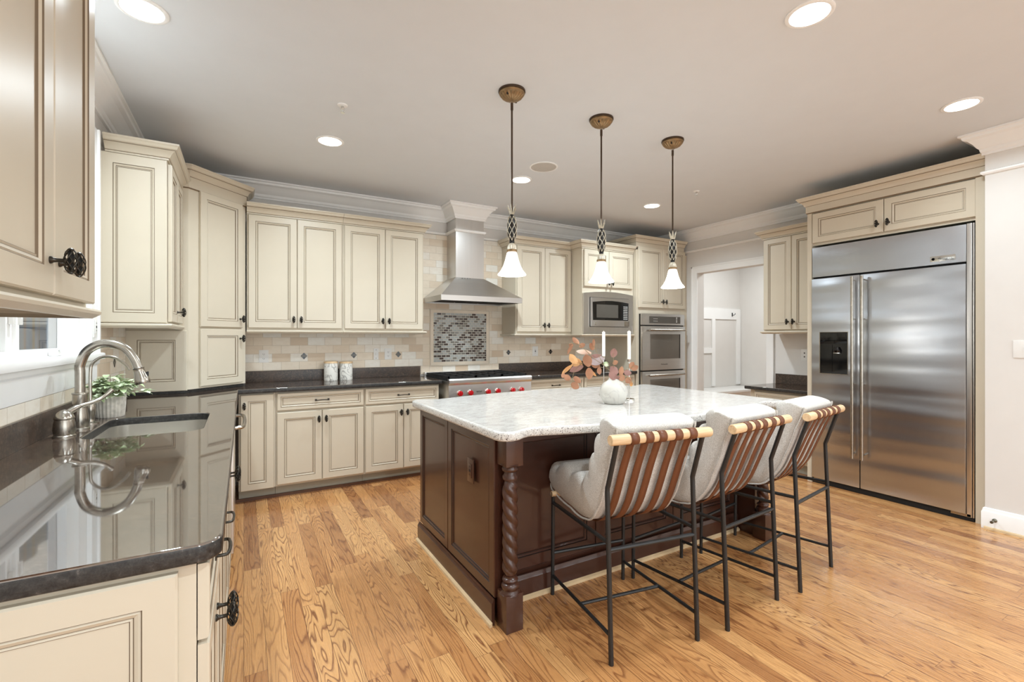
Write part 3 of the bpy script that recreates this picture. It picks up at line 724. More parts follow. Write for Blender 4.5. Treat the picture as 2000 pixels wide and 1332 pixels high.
plate((1.175, ty0, 1.155), 0, 'white single switch plate on the tiles beside the outlet', 'toggle', name='light_switch', w=.05)
plate((1.298, ty0, 1.155), 0, 'white outlet on the tiles left of the mosaic panel', w=.072)
plate((3.106, ty0, 1.158), 0, 'pale outlet on the tiles between range and microwave', 'gfci', w=.08, h=.12)
plate((XR, 2.755, 1.14), -PI / 2, 'white jack plate on the wall above the small desk top', 'jack', h=.12)
plate((XC, .99, 1.245), -PI / 2, 'white switch plate on the wall right of the refrigerator', 'toggle', w=.12, name='light_switch')
plate((XL + .022 + .0, 3.33, 1.38), PI / 2, 'white outlet on the casing right of the sink window', 'gfci')

# ------------------------------------------------------------------ range hood
rh = thing('range_hood', 'stainless steel pyramid chimney range hood above the range', 'range hood', (0, 0, 0))
hx0, hx1, hy, hy1 = 1.683, 2.612, 4.335, ty0 - .001
b = MB().mat('steelx')
b.add([(hx0, hy, 1.748), (hx1, hy, 1.748), (hx1, hy1, 1.748), (hx0, hy1, 1.748), (CHX0, CHY, 1.965), (CHX1, CHY, 1.965), (CHX1, hy1, 1.965), (CHX0, hy1, 1.965)],
      [(0, 1, 5, 4), (1, 2, 6, 5), (2, 3, 7, 6), (3, 0, 4, 7), (4, 5, 6, 7)])
b.add([(hx0, hy, 1.748), (hx1, hy, 1.748), (hx1, hy1, 1.748), (hx0, hy1, 1.748), (hx0, hy, 1.695), (hx1, hy, 1.695), (hx1, hy1, 1.695), (hx0, hy1, 1.695)],
      [(0, 4, 5, 1), (1, 5, 6, 2), (2, 6, 7, 3), (3, 7, 4, 0)])
b.add([(hx0, hy, 1.695), (hx1, hy, 1.695), (hx1, hy1, 1.695), (hx0, hy1, 1.695), (hx0 + .02, hy + .02, 1.695), (hx1 - .02, hy + .02, 1.695), (hx1 - .02, hy1 - .01, 1.695), (hx0 + .02, hy1 - .01, 1.695)],
      [(0, 1, 5, 4), (1, 2, 6, 5), (2, 3, 7, 6), (3, 0, 4, 7)])
b.obj('canopy', rh)
b = MB().mat('steelz'); b.box(CHX0 + .001, CHY + .001, 1.962, CHX1 - .001, hy1, 2.60); b.obj('chimney', rh)
b = MB().mat('steelx'); b.box(hx0 + .021, hy + .021, 1.71, hx1 - .021, hy1 - .012, 1.715); b.mat('gap')
for i in range(3):
    x = hx0 + .05 + i * .28; b.box(x, hy + .1, 1.704, x + .26, hy1 - .08, 1.71)
b.obj('filter', rh)
b = MB().mat('panelgrey')
for x in (2.02, 2.05, 2.08, 2.11): b.lathe([(.006, 0), (.006, .003), (.001, .003)], 10, (x, CHY - .014, 1.955))
b.obj('button', rh)

# ------------------------------------------------------------------ range
rg = thing('range', 'stainless gas range with six red knobs under the hood', 'range', (1.68, 4.16, 0))
RW = .918
b = MB().mat('steelx'); b.box(0, 0, .1, RW, .66, .905, .003); b.obj('body', rg)
b = MB().mat('steelx'); b.box(.012, -.02, .20, RW - .012, 0, .70, .004); b.mat('blackglass'); b.box(.2, -.023, .32, RW - .2, -.02, .58); b.obj('oven_door', rg)
b = MB().mat('nickel'); b.tube([(.05, -.07, .66), (RW - .05, -.07, .66)], .013, 12); b.tube([(.08, -.07, .66), (.08, -.01, .66)], .009); b.tube([(RW - .08, -.07, .66), (RW - .08, -.01, .66)], .009); b.obj('handle', rg)
b = MB().mat('steelx')
prof = [(0, .725), (-.034, .73), (-.027, .868), (-.035, .875), (-.045, .89), (-.045, .915), (-.035, .93), (-.005, .932), (0, .93)]
b.add([(0, y, z) for y, z in prof] + [(RW, y, z) for y, z in prof], [(i, i + 1, len(prof) + i + 1, len(prof) + i) for i in range(len(prof) - 1)] + [tuple(range(len(prof))), tuple(range(len(prof), 2 * len(prof)))[::-1]])
b.obj('control_panel', rg)
for x in (.112, .222, .412, .522, .692, .795):
    b = MB(); b.T = Matrix.Translation((x, -.029, .79)) @ Matrix.Rotation(PI / 2, 4, 'X')
    b.mat('chrome'); b.lathe([(.031, 0), (.031, .006), (.027, .010), (.024, .010)], 24); b.mat('red'); b.lathe([(.0245, .006), (.0245, .028), (.021, .033), (.001, .034)], 24); b.box(-.005, -.022, .030, .005, .022, .040, .002)
    b.obj('knob', rg)
text('WOLF', 'lettering', rg, (.318, -.0318, .795), (PI / 2, 0, 0), .022, 'gap')
b = MB().mat('gap'); b.box(.015, .03, .905, RW - .015, .64, .925); b.obj('cooktop', rg)
for i in range(3):
    b = MB().mat('iron'); x0 = .02 + i * .294; x1 = x0 + .288
    for x in (x0, x1 - .012, (x0 + x1) / 2 - .006): b.box(x, .03, .93, x + .012, .63, .95)
    for y in (.03, .18, .33, .48, .618): b.box(x0, y, .93, x1, y + .012, .95)
    for x in (x0 + .005, x1 - .015):
        for y in (.035, .61): b.box(x, y, .924, x + .01, y + .01, .932)
    for y in (.18, .48):
        b.lathe([(.045, 0), (.045, .008), (.03, .012), (.001, .012)], 16, ((x0 + x1) / 2, y, .9255))
    b.obj('grate', rg)
b = MB().mat('steelx'); b.box(0, .645, .9, RW, .685, .952, .002); b.obj('back_guard', rg)

# ------------------------------------------------------------------ microwave
mw = thing('microwave', 'built-in stainless microwave below two short cream doors', 'microwave', (3.425, MY + RAIL_T, 0))
mww = .772
b = MB().mat('steelz')
top = [(mww * k / 12, 1.845 + .028 * math.sin(PI * k / 12)) for k in range(13)]
outer = [(0, 1.372), (mww, 1.372)] + top[::-1]; n = len(outer)
b.add([(x, -.024, z) for x, z in outer] + [(x, 0, z) for x, z in outer], [tuple(range(n)), tuple(range(n, 2 * n))[::-1]] + [(i, (i + 1) % n, n + (i + 1) % n, n + i) for i in range(n)])
b.mat('gap'); b.box(.085, -.0265, 1.45, .695, -.0245, 1.80); b.obj('trim_kit', mw)
b = MB().mat('steelx'); b.box(.09, -.05, 1.455, .69, -.0255, 1.795, .005); b.obj('body', mw)
top = [(.11 + .56 * k / 10, 1.742 + .02 * math.sin(PI * k / 10)) for k in range(11)]
poly = [(.115, 1.53), (.665, 1.53)] + [(x, z) for x, z in top[::-1]]; n = len(poly)
b = MB().mat('blackglass'); b.add([(x, -.054, z) for x, z in poly] + [(x, -.0495, z) for x, z in poly], [tuple(range(n)), tuple(range(n, 2 * n))[::-1]] + [(i, (i + 1) % n, n + (i + 1) % n, n + i) for i in range(n)])
b.mat('panelgrey'); b.box(.165, -.0555, 1.56, .50, -.0545, 1.715); b.obj('door_glass', mw)
b = MB().mat('white')
for r_ in range(8):
    for c_ in range(4): b.box(.586 + c_ * .018, -.0552, 1.545 + r_ * .021, .597 + c_ * .018, -.0542, 1.553 + r_ * .021)
b.obj('keypad', mw)
b = MB().mat('chrome'); b.T = Matrix.Translation((.155, -.05, 1.49)) @ Matrix.Rotation(PI / 2, 4, 'X'); b.lathe([(.016, 0), (.016, .003), (.013, .004), (.001, .0035)], 20); b.obj('emblem', mw)
b = MB().mat('nickel'); b.box(.605, -.052, 1.462, .683, -.05, 1.52, .001); b.obj('release_button', mw)

# ------------------------------------------------------------------ wall ovens
wo = thing('wall_oven', 'stainless double wall oven with grey glass doors', 'oven', (4.268, OY + RAIL_T, 0))
ow = .775
b = MB().mat('gap'); b.box(.004, -.03, .46, ow - .004, -.001, 1.622); b.obj('body', wo)
b = MB().mat('steelx'); b.box(0, -.05, 1.482, ow, -.03, 1.625, .004); b.mat('panelgrey'); b.box(.13, -.053, 1.505, ow - .085, -.0505, 1.592); b.obj('control_panel', wo)
b = MB().mat('white')
for z in (1.523, 1.547, 1.571): b.box(ow - .165, -.0545, z, ow - .145, -.0532, z + .011)
for k in range(4): b.box(.20 + k * .02, -.0545, 1.53, .212 + k * .02, -.0532, 1.534); b.box(.20 + k * .02, -.0545, 1.56, .212 + k * .02, -.0532, 1.564)
b.obj('button', wo)
for z0, z1 in ((.915, 1.468), (.47, .900)):
    b = MB().mat('steelx'); b.box(.0, -.06, z0, ow, -.03, z1, .005)
    d = b.obj('oven_door', wo)
    b = MB().mat('ovenglass'); b.box(.14, -.063, max(z0 + .14, .57), ow - .10, -.0605, z1 - .1, .001); b.mat('gap'); b.box(ow - .115, -.0635, max(z0 + .14, .57), ow - .098, -.0604, z1 - .1); b.obj('glass', d)
    b = MB().mat('nickel'); b.tube([(.09, -.10, z1 - .048), (ow - .05, -.10, z1 - .048)], .013, 12, flat=(1, 1)); b.tube([(.11, -.10, z1 - .048), (.11, -.058, z1 - .048)], .009); b.tube([(ow - .07, -.10, z1 - .048), (ow - .07, -.058, z1 - .048)], .009); b.obj('handle', d)
text('KitchenAid', 'lettering', wo, (ow * .5, -.0605, .985), (PI / 2, 0, 0), .026, 'panelgrey')

# ------------------------------------------------------------------ refrigerator
fr = thing('refrigerator', 'wide built-in stainless side by side refrigerator with tall bar handles', 'refrigerator', (FX, 2.358, 0), -PI / 2)
fw = 2.358 - 1.255   # local x runs towards the camera
b = MB().mat('gap'); b.box(.002, .025, .0, fw - .002, .60, 2.145); b.obj('body', fr)
b = MB().mat('steely'); b.box(.004, -.005, 1.872, fw - .045, .024, 2.142, .004); b.obj('top_grille', fr)
b = MB().mat('steely'); b.box(.004, -.015, .05, .388, .024, 1.855, .005)
ld = b.obj('door', fr)
b = MB().mat('steely'); b.box(.394, -.015, .05, fw - .045, .024, 1.855, .005); rd = b.obj('door', fr)
b = MB().mat('steelz'); b.box(fw - .043, -.006, .03, fw - .014, .024, 2.145, .003); b.box(fw - .011, -.0, .03, fw - .003, .024, 2.145, .001); b.obj('side_trim', fr)
for x, d in ((.353, ld), (.425, rd)):
    b = MB().mat('nickel'); b.tube([(x, -.065, .30), (x, -.065, 1.84)], .012, 14)
    for z in (.34, .93, 1.48, 1.81): b.tube([(x, -.065, z), (x, -.014, z)], .006, 8)
    b.obj('handle', d)
dp = MB().mat('nickel'); 
x0, x1, z0, z1 = .077, .298, 1.005, 1.37
for a in ((x0 - .005, z0 - .006, x1 + .005, z0), (x0 - .005, z1, x1 + .005, z1 + .004), (x0 - .006, z0, x0, z1), (x1, z0, x1 + .004, z1)): dp.box(a[0], -.019, a[1], a[2], -.0145, a[3])
dp.mat('blackglass'); dp.box(x0, -.0165, z0, x1, -.0151, z1)
dp.box(x0 + .002, -.024, 1.27, x1 - .002, -.0165, z1 - .004, .003); dp.obj('dispenser', ld)
b = MB().mat('blackglass'); b.box(x0 + .09, -.021, z0 + .02, x0 + .10, -.0165, 1.26); b.lathe([(.03, 0), (.034, .02), (.02, .05)], 16, (x0 + .14, -.02, 1.19)); b.mat('chrome'); b.lathe([(.031, 0), (.031, .006), (.025, .008)], 16, (x0 + .14, -.02, 1.185)); b.obj('nozzle', ld)
b = MB().mat('gap'); b.box(.004, .002, .002, fw - .004, .024, .045); b.mat('nickel'); b.box(fw - .13, -.006, .03, fw - .02, .002, .05); b.box(.02, -.006, .03, .14, .002, .05); b.obj('hinge', fr)
b = MB().mat('chrome'); b.box(.855, -.0085, 1.895, 1.0, -.0052, 1.935, .001); bd = b.obj('badge', fr)
text('Monogram', 'lettering', bd, (.942, -.0088, 1.914), (PI / 2, 0, 0), .019, 'gap')
b = MB().mat('gap'); b.T = Matrix.Translation((.872, -.0085, 1.914)) @ Matrix.Rotation(PI / 2, 4, 'X'); b.lathe([(.010, 0), (.010, .0008), (.007, .0008), (.007, 0)], 18); b.obj('emblem', bd)

# door stop
b = MB().mat('doorstop'); b.T = Matrix.Translation((XC - .016, 1.135, .07)) @ Matrix.Rotation(-PI / 2, 4, 'Y')
b.lathe([(.013, 0), (.013, .004), (.005, .01), (.005, .05), (.009, .052), (.009, .064), (.001, .066)], 12)
tag(b.obj('door_stop'), 'small metal door stop on the white baseboard', 'door stop')

# ------------------------------------------------------------------ island
isl = thing('kitchen_island', 'dark espresso wood island base with twisted corner posts', 'island', (1.0, 1.9, 0))
IX0, IX1, IY0, IY1 = 1.0, 3.02, 2.035, 2.955
b = MB().mat('espresso'); b.T = Matrix.Translation((-1.0, -1.9, 0))
b.box(IX0 + .02, IY0 + .02, .0, IX1 - .02, IY1, .872); b.box(IX0 + .02, 1.905, 0, IX0 + .06, IY0 + .03, .872); b.box(IX1 - .06, 1.905, 0, IX1 - .02, IY0 + .03, .872)
b.obj('body', isl)
def dpanel(w, h, fr_=.052):
    r, ms = door_rings(fr_); ms = ['espresso', 'espresso', 'espresso', 'espresso_line', 'espresso', 'espresso', 'espresso_line', 'espresso', 'espresso', 'espresso']
    b = MB(); b.rings(w, h, r, .02, ms); return b
dpanel(.475, .745, .045).obj('side_door', isl, (0, 2.952 - 1.9, .122), -PI / 2)
dpanel(.562, .745, .05).obj('side_door', isl, (0, 2.472 - 1.9, .122), -PI / 2)
for i in range(3): dpanel(.615, .72, .06).obj('back_panel', isl, (.09 + i * .62, .135, .145))
b = MB().mat('espresso')
pl = [(0, 0), (.016, 0), (.016, .1), (.008, .112), (.006, .12), (0, .12)]
b.sweep([(0.0, 1.055), (0.0, .004)][::-1][::-1], pl, 0)
b.sweep([(.09, .135), (1.95, .135)], pl, 0); b.obj('plinth', isl)
b = MB().mat('shoe'); b.sweep([(-.016, 1.055), (-.016, -.004)], [(0, 0), (.014, 0), (.012, .012), (0, .02)], 0); b.sweep([(.10, .119), (1.95, .119)], [(0, 0), (.014, 0), (.012, .012), (0, .02)], 0); b.obj('shoe_moulding', isl)
b = MB().mat('espresso'); b.box(.09, -.045, .837, 1.965, -.02, .872); b.obj('apron', isl)
def post():
    q = MB().mat('espresso'); s_ = .0435
    q.box(-s_, -s_, 0, s_, s_, .168, .003); q.box(-s_, -s_, .742, s_, s_, .872, .003)
    q.lathe([(s_ * 1.15, .162), (.036, .176), (.036, .18), (.040, .188), (.041, .197), (.036, .206), (.030, .209), (.033, .214), (.037, .222), (.033, .231), (.026, .234), (.026, .24)], 28)
    q.lathe([(.026, .668), (.026, .674), (.034, .678), (.036, .69), (.028, .70), (.027, .712), (.036, .716), (.039, .726), (.034, .736), (s_ * 1.15, .748)], 28)
    n, L = 32, 120; vs = []; fs = []
    for i in range(L + 1):
        t_ = i / L; z = .238 + t_ * .432; e = min(1, t_ / .07, (1 - t_) / .07); R = .024 + .010 * e ** .5
        for k in range(n):
            a = 2 * PI * k / n; lob = abs(math.cos(1.5 * (a + t_ * PI * 2 * 2.55))) ** .8; rr = R * (.78 + .30 * lob * e + .1 * (1 - e)); vs.append((rr * math.cos(a), rr * math.sin(a), z))
    for i in range(L):
        for k in range(n): fs.append((i * n + k, i * n + (k + 1) % n, (i + 1) * n + (k + 1) % n, (i + 1) * n + k))
    q.add(vs, fs); return q.mesh('post', ang=50)
pm = post()
for x in (1.0545, 2.975): inst(pm, 'post', isl, (x - 1.0, 1.857 - 1.9, 0))
ot = plate((.998, 2.156, .65), -PI / 2, 'brown outlet on the side panel of the dark island', 'gfci', 'espresso', .072, .118)
# island top
x0, x1 = .945, 3.075; yf, yb = 1.745, 3.0
out = []
def corner(pts): out.extend(pts)
front = [(x0, yf + .055), (x0 + .008, yf + .03), (x0 + .03, yf + .006), (x0 + .06, yf), (x0 + .10, yf + .008), (x0 + .14, yf + .034), (x0 + .18, yf + .048), (x0 + .235, yf + .036)]
N = 16; mid = []
for k in range(N + 1):
    t_ = k / N; x = x0 + .26 + t_ * (x1 - x0 - .52); mid.append((x, yf + .030 - .115 * math.sin(PI * t_) ** .8))
fr_pts = front + mid + [(x0 + x1 - px, py) for px, py in front[::-1]]
bk_pts = [(px, (yf + yb) - py) for px, py in fr_pts[::-1]]
tag(slab('island_countertop', fr_pts + bk_pts, [], .872, .914, .012, 'granite_white', 'granite_white_edge'), 'white speckled granite slab on the dark island', 'countertop')

# ------------------------------------------------------------------ bar stools
def cushion_section():
    outer = [(.605, .575), (.59, .535), (.50, .515), (.40, .506), (.30, .498), (.22, .508), (.16, .55), (.115, .62), (.08, .70), (.045, .80), (.015, .885), (-.012, .958)]
    inner = [(.612, .605), (.585, .652), (.50, .672), (.41, .672), (.33, .66), (.272, .668), (.232, .71), (.205, .77), (.175, .83), (.145, .89), (.115, .945), (.075, .988)]
    return outer, inner
def make_stool():
    t = thing('bar_stool', 'x', 'stool', group='upholstered bar stools at the island')
    hw = .219
    for sx in (-1, 1):
        b = MB().mat('black'); b.tube([(sx * hw, 0, 0), (sx * hw, .015, .36), (sx * hw, .029, .69), (sx * (hw - .001), .029, .706), (sx * (hw - .002), .024, .72), (sx * (hw - .004), -.036, .905)], .0105, 10, flat=(1, 1)); b.obj('leg', t)
    for sx in (-1, 1):
        b = MB().mat('black'); b.tube([(sx * (hw - .006), .555, 0), (sx * (hw - .006), .548, .53)], .0095, 10); b.obj('leg', t)
    for sx in (-1, 1):
        b = MB().mat('black'); b.tube([(sx * hw, .005, .115), (sx * (hw - .006), .553, .10)], .008, 8); b.obj('side_stretcher', t)
        b = MB().mat('black'); b.tube([(sx * hw, .020, .485), (sx * (hw - .006), .549, .475)], .009, 8); b.obj('side_rail', t)
    b = MB().mat('black'); b.tube([(-hw, .26, .108), (hw, .26, .108)], .008, 8); b.obj('cross_stretcher', t)
    b = MB().mat('black'); b.tube([(-hw, .019, .455), (hw, .019, .455)], .009, 8); b.obj('back_rail', t)
    b = MB().mat('black'); b.tube([(-hw, .553, .215), (hw, .553, .215)], .009, 8); b.obj('footrest', t)
    b = MB().mat('dowel'); L = .25
    b.tube([(-L, -.04, .916), (-L + .004, -.04, .916), (L - .004, -.04, .916), (L, -.04, .916)], [.0195, .0215, .0215, .0195], 24); b.obj('back_dowel', t)
    b = MB().mat('dowel'); b.tube([(-.222, .548, .52), (.222, .548, .52)], .014, 16); b.obj('front_dowel', t)
    # cushion: skin swept across the width, channel tufted on the inner side
    outer, inner = cushion_section()
    O = catmull([(0, y, z) for y, z in outer], 5); I = catmull([(0, y, z) for y, z in inner], 5)
    npt = len(O); vs = []; fs = []
    sec = []
    for i in range(npt):   # channels
        tt = i / (npt - 1); seg = tt * 7.0; f = seg - math.floor(seg); bul = math.sqrt(max(0, 1 - (2 * f - 1) ** 2))
        d = (I[i] - O[i]); dn = d.normalized(); sec.append((O[i] - dn * .006 * bul, I[i] - dn * (.026 - .050 * bul)))
    nx = 19; hwid = .21
    def ring(x, shrink):
        r = []
        for o_, i_ in sec: mid_ = (o_ + i_) / 2; r.append(mid_ + (o_ - mid_) * shrink)
        for o_, i_ in sec[::-1]: mid_ = (o_ + i_) / 2; r.append(mid_ + (i_ - mid_) * shrink)
        return [(x, p.y, p.z) for p in r]
    rows = []
    for k in range(nx):
        u = -1 + 2 * k / (nx - 1); e = max(0, (abs(u) - .9) / .1); shrink = math.sqrt(max(0, 1 - (e * .72) ** 2)); rows.append(ring(u * hwid, shrink))
    n = len(rows[0])
    for r in rows: vs += r
    for k in range(nx - 1):
        for j in range(n): fs.append((k * n + j, k * n + (j + 1) % n, (k + 1) * n + (j + 1) % n, (k + 1) * n + j))
    h_ = n // 2
    for k in (0, nx - 1):
        for j in range(h_ - 1): fs.append((k * n + j, k * n + j + 1, k * n + n - 2 - j, k * n + n - 1 - j))
    b = MB().mat('cloth'); b.add(vs, fs); c = b.obj('cushion', t, ang=60)
    md = c.modifiers.new('s', 'SUBSURF'); md.levels = 1; md.render_levels = 1
    # piping along both outer edges
    for sx in (-1, 1):
        b = MB().mat('cloth'); b.tube([(sx * (hwid - .012), p[0].y + .002, p[0].z) for p in sec[2:]], .0045, 6); b.obj('piping', t)
    # leather straps
    for i, x in enumerate((-.145, -.075, -.01, .07, .145)):
        pth = catmull([(0, .42, .497), (0, .32, .489), (0, .22, .494), (0, .15, .532), (0, .10, .60), (0, .064, .68), (0, .02, .79), (0, -.03, .90)], 5)
        w = .0185; vs = []; fs = []
        for p in pth: vs += [(x - w, p.y, p.z), (x + w, p.y, p.z)]
        for k in range(len(pth) - 1): fs.append((2 * k, 2 * k + 1, 2 * k + 3, 2 * k + 2))
        o0 = len(vs)
        for k in range(25):
            a = 2 * PI * k / 24; vs += [(x - w, -.04 + .0235 * math.cos(a), .916 + .0235 * math.sin(a)), (x + w, -.04 + .0235 * math.cos(a), .916 + .0235 * math.sin(a))]
        for k in range(24): fs.append((o0 + 2 * k, o0 + 2 * k + 1, o0 + 2 * k + 3, o0 + 2 * k + 2))
        b = MB().mat('leather'); b.add(vs, fs); s_ = b.obj('strap', t, ang=60); md = s_.modifiers.new('s', 'SOLIDIFY'); md.thickness = .0025; md.offset = 0
    return t
st = make_stool()
spots = [(1.503, 1.405, -9.0, 'white channel-tufted bar stool nearest the twisted island post, leather straps on its back'),
         (2.113, 1.365, 4.4, 'white channel-tufted bar stool between the other two at the island'),
         (2.724, 1.395, 8.4, 'white channel-tufted bar stool nearest the refrigerator')]
for i, (x, y, a, lb) in enumerate(spots):
    if i == 0: st.location = (x, y, 0); st.rotation_euler = (0, 0, math.radians(a)); st['label'] = lb
    else: dup(st, (x, y, 0), math.radians(a), lb)

# ------------------------------------------------------------------ pendants
def make_pendant():
    t = thing('pendant_light', 'x', 'pendant light', group='pineapple pendants over the island')
    b = MB().mat('rod'); b.lathe([(.077, 0), (.078, -.008), (.073, -.011)], 48); b.mat('bronze'); b.lathe([(.072, -.011), (.074, -.017), (.070, -.024), (.063, -.028)], 48)
    b.lathe([(.064, -.027), (.056, -.038), (.042, -.048), (.022, -.054), (.010, -.057)], 96, rib=.06, ribn=18)
    b.mat('darkcage')
    for a in (0.6, 3.74): b.lathe([(.006, 0), (.006, -.01), (.001, -.011)], 8, (.055 * math.cos(a), .055 * math.sin(a), -.033))
    b.obj('canopy', t)
    z0 = -.72    # rod end
    b = MB().mat('rod'); b.tube([(0, 0, -.07), (0, 0, z0)], .0055, 10); b.tube([(0, 0, -.07), (0, 0, -.11)], .008, 10); b.obj('rod', t)
    b = MB().mat('silverleaf')
    for k in range(8):
        a = 2 * PI * k / 8; up = .058 if k % 2 else .040; lean = .024 if k % 2 else .032
        ca, sa = math.cos(a), math.sin(a); pts = catmull([(.010 * ca, .010 * sa, -.71), (.017 * ca, .017 * sa, -.71 + up * .5), (lean * ca, lean * sa, -.71 + up)], 4)
        b.tube(pts, [.007, .0075, .008, .0078, .007, .006, .0045, .003, .0008], 6, flat=(1, .35))
    b.lathe([(.008, -.715), (.013, -.708), (.011, -.70)], 12); b.obj('leaf_crown', t)
    b = MB().mat('darkcage'); H0, H1 = -.868, -.716; hc = (H0 + H1) / 2; hl = (H1 - H0) / 2
    def R(z): return .006 + .0225 * math.sqrt(max(0, 1 - ((z - hc) / hl) ** 2 * .92))
    b.lathe([(R(H0 + (H1 - H0) * k / 12) * .93, H0 + (H1 - H0) * k / 12) for k in range(13)], 16); b.lathe([(.013, H0 - .008), (.015, H0), (.012, H0 + .01)], 14); b.lathe([(.012, H1 - .01), (.014, H1 - .004), (.01, H1 + .006)], 14); b.obj('pineapple_body', t)
    b = MB().mat('silverleaf')
    for sg in (1, -1):
        for k in range(6):
            pts = []
            for i in range(13):
                z = H0 + .006 + (H1 - H0 - .012) * i / 12; a = 2 * PI * k / 6 + sg * i / 12 * 2.6; r = R(z) + .0005; pts.append((r * math.cos(a), r * math.sin(a), z))
            b.tube(pts, .0018, 5)
    b.obj('lattice', t)
    b = MB().mat('silverleaf'); b.lathe([(.012, -.876), (.018, -.882), (.024, -.896), (.026, -.912)], 48, rib=.06, ribn=14); b.mat('bronze'); b.lathe([(.026, -.912), (.030, -.914), (.030, -.924), (.027, -.927)], 28); b.obj('socket_cup', t)
    b = MB().mat('shade'); pr_ = [(.024, -.925), (.029, -.932), (.034, -.95), (.040, -.975), (.050, -1.005), (.064, -1.032), (.080, -1.052), (.083, -1.058), (.079, -1.060), (.062, -1.038), (.047, -1.008), (.036, -.975), (.030, -.95), (.024, -.93)]
    b.lathe(pr_, 40, caps=False); b.obj('glass_shade', t)
    return t
pd = make_pendant()
PX = [(1.338, 2.335, 'pineapple pendant light nearest the range hood, over the island'), (2.012, 2.345, 'middle pineapple pendant light over the island'), (2.676, 2.345, 'pineapple pendant light nearest the hall opening, over the island')]
for i, (x, y, lb) in enumerate(PX):
    if i == 0: pd.location = (x, y, CEIL); pd['label'] = lb
    else: dup(pd, (x, y, CEIL), 0, lb)
    l = bpy.data.lights.new('pendant_bulb', 'POINT'); l.energy = 3; l.color = (1, .97, .92); l.shadow_soft_size = .02
    lo = bpy.data.objects.new('pendant_bulb', l); lo.location = (x, y, CEIL - 1.055); COL.objects.link(lo)

# ------------------------------------------------------------------ downlights, speaker, sprinklers
dl_labels = ['recessed ceiling light over the sink counter, top left', 'recessed ceiling light near the top edge, in front of the stools', 'recessed ceiling light nearest the refrigerator',
             'recessed ceiling light before the left wall cabinets', 'recessed ceiling light beside the pendant rod near the hood', 'recessed ceiling light before the wall ovens']
b = MB().mat('trim'); b.lathe([(.095, 0), (.095, -.004), (.088, -.007), (.078, -.006), (.077, 0)], 40, caps=False); rim = b.mesh('trim_ring')
b = MB().mat('lamp'); b.lathe([(.0775, -.001), (.0775, -.005), (.001, -.005)], 40); lens = b.mesh('lens')
for (x, y), lb in zip(LIGHTS, dl_labels):
    t = thing('recessed_light', lb, 'ceiling light', (x, y, CEIL), 0, 'recessed ceiling lights'); inst(rim, 'trim_ring', t); inst(lens, 'lens', t)
b = MB().mat('trim'); b.lathe([(.118, 0), (.118, -.004), (.11, -.006), (.105, -.005), (.105, -.001)], 40, caps=False); b.mat('speaker'); b.lathe([(.105, -.0005), (.105, -.004), (.001, -.004)], 40)
tag(b.obj('ceiling_speaker', None, (2.16, 3.24, CEIL)), 'round flush speaker grille in the ceiling behind the pendants', 'speaker')
def sprinkler(x, y, lb):
    b = MB().mat('trim'); b.lathe([(.03, 0), (.028, -.005), (.012, -.008)], 20); b.mat('chrome'); b.lathe([(.009, -.006), (.009, -.02), (.005, -.025)], 12)
    for s_ in (1, -1): b.tube([(s_ * .006, 0, -.02), (s_ * .012, 0, -.03), (0, 0, -.045)], .0018, 6)
    b.lathe([(.014, -.046), (.014, -.048), (.001, -.048)], 12); tag(b.obj('fire_sprinkler', None, (x, y, CEIL)), lb, 'sprinkler')
sprinkler(.523, 2.99, 'small chrome fire sprinkler in the ceiling above the left cabinets')
sprinkler(3.8, 3.04, 'small chrome fire sprinkler in the ceiling near the hall opening')

# ------------------------------------------------------------------ sink and taps
sk = thing('sink', 'stainless undermount sink in the dark granite counter', 'sink', (0, 0, 0))
M['sinksteel'] = plain('satin_sink_steel', (214, 209, 200), .27, .9, .04)
b = MB().mat('sinksteel'); rr = [rrect(-.575 + e, 2.47 + e, -.16 - e, 3.05 - e, max(.02, .07 - e), 6) for e in (-.006, 0, .004, .03)]
zs = [.8765, .876, .70, .68]; n = len(rr[0])
for a, z in zip(rr, zs): pass
vs = []
for a, z in zip(rr, zs): vs += [(x, y, z) for x, y in a]
fs = [(j * n + k, j * n + (k + 1) % n, (j + 1) * n + (k + 1) % n, (j + 1) * n + k) for j in range(3) for k in range(n)] + [tuple(3 * n + k for k in range(n))]
b.add(vs, fs); bo = b.obj('bowl', sk); md = bo.modifiers.new('s', 'SOLIDIFY'); md.thickness = .002; md.offset = 1
b = MB().mat('gap'); b.lathe([(.04, 0), (.04, .003), (.001, .003)], 24, (-.37, 2.76, .681)); b.obj('drain', sk)
fa = thing('faucet', 'tall brushed nickel gooseneck faucet behind the sink', 'faucet', (-.630, 2.755, .914))
b = MB().mat('nickel'); b.lathe([(.034, 0), (.034, .006), (.028, .010), (.031, .03), (.030, .06), (.025, .09), (.024, .10), (.026, .12), (.026, .155), (.029, .158), (.028, .163), (.021, .165)], 28); b.obj('base', fa)
b = MB().mat('nickel'); 
arc = [(0, 0, .16), (0, 0, .25), (.0, -.0, .285), (.022, -.002, .345), (.068, -.006, .378), (.12, -.010, .378), (.165, -.014, .352), (.195, -.018, .305), (.208, -.02, .268)]
b.tube(catmull(arc, 6), .0185, 16); b.obj('spout', fa)
b = MB().mat('nickel'); P0, P1 = Vector((.207, -.02, .27)), Vector((.226, -.022, .195)); 
b.tube([P0.lerp(P1, t_) for t_ in (0, .05, .1, .3, .6, .85, 1)], [.019, .023, .021, .022, .027, .031, .028], 20); b.mat('black'); b.box(.238, -.028, .215, .246, -.014, .25, .002); b.obj('spray_head', fa)
hx, hy_ = -.010, -.170
b = MB().mat('nickel'); b.lathe([(.037, 0), (.037, .005), (.033, .009), (.036, .03), (.034, .055), (.031, .07), (.033, .074), (.033, .078), (.030, .085), (.024, .098), (.012, .108), (.001, .112)], 28); hd = b.obj('handle', fa, (hx, hy_, 0))
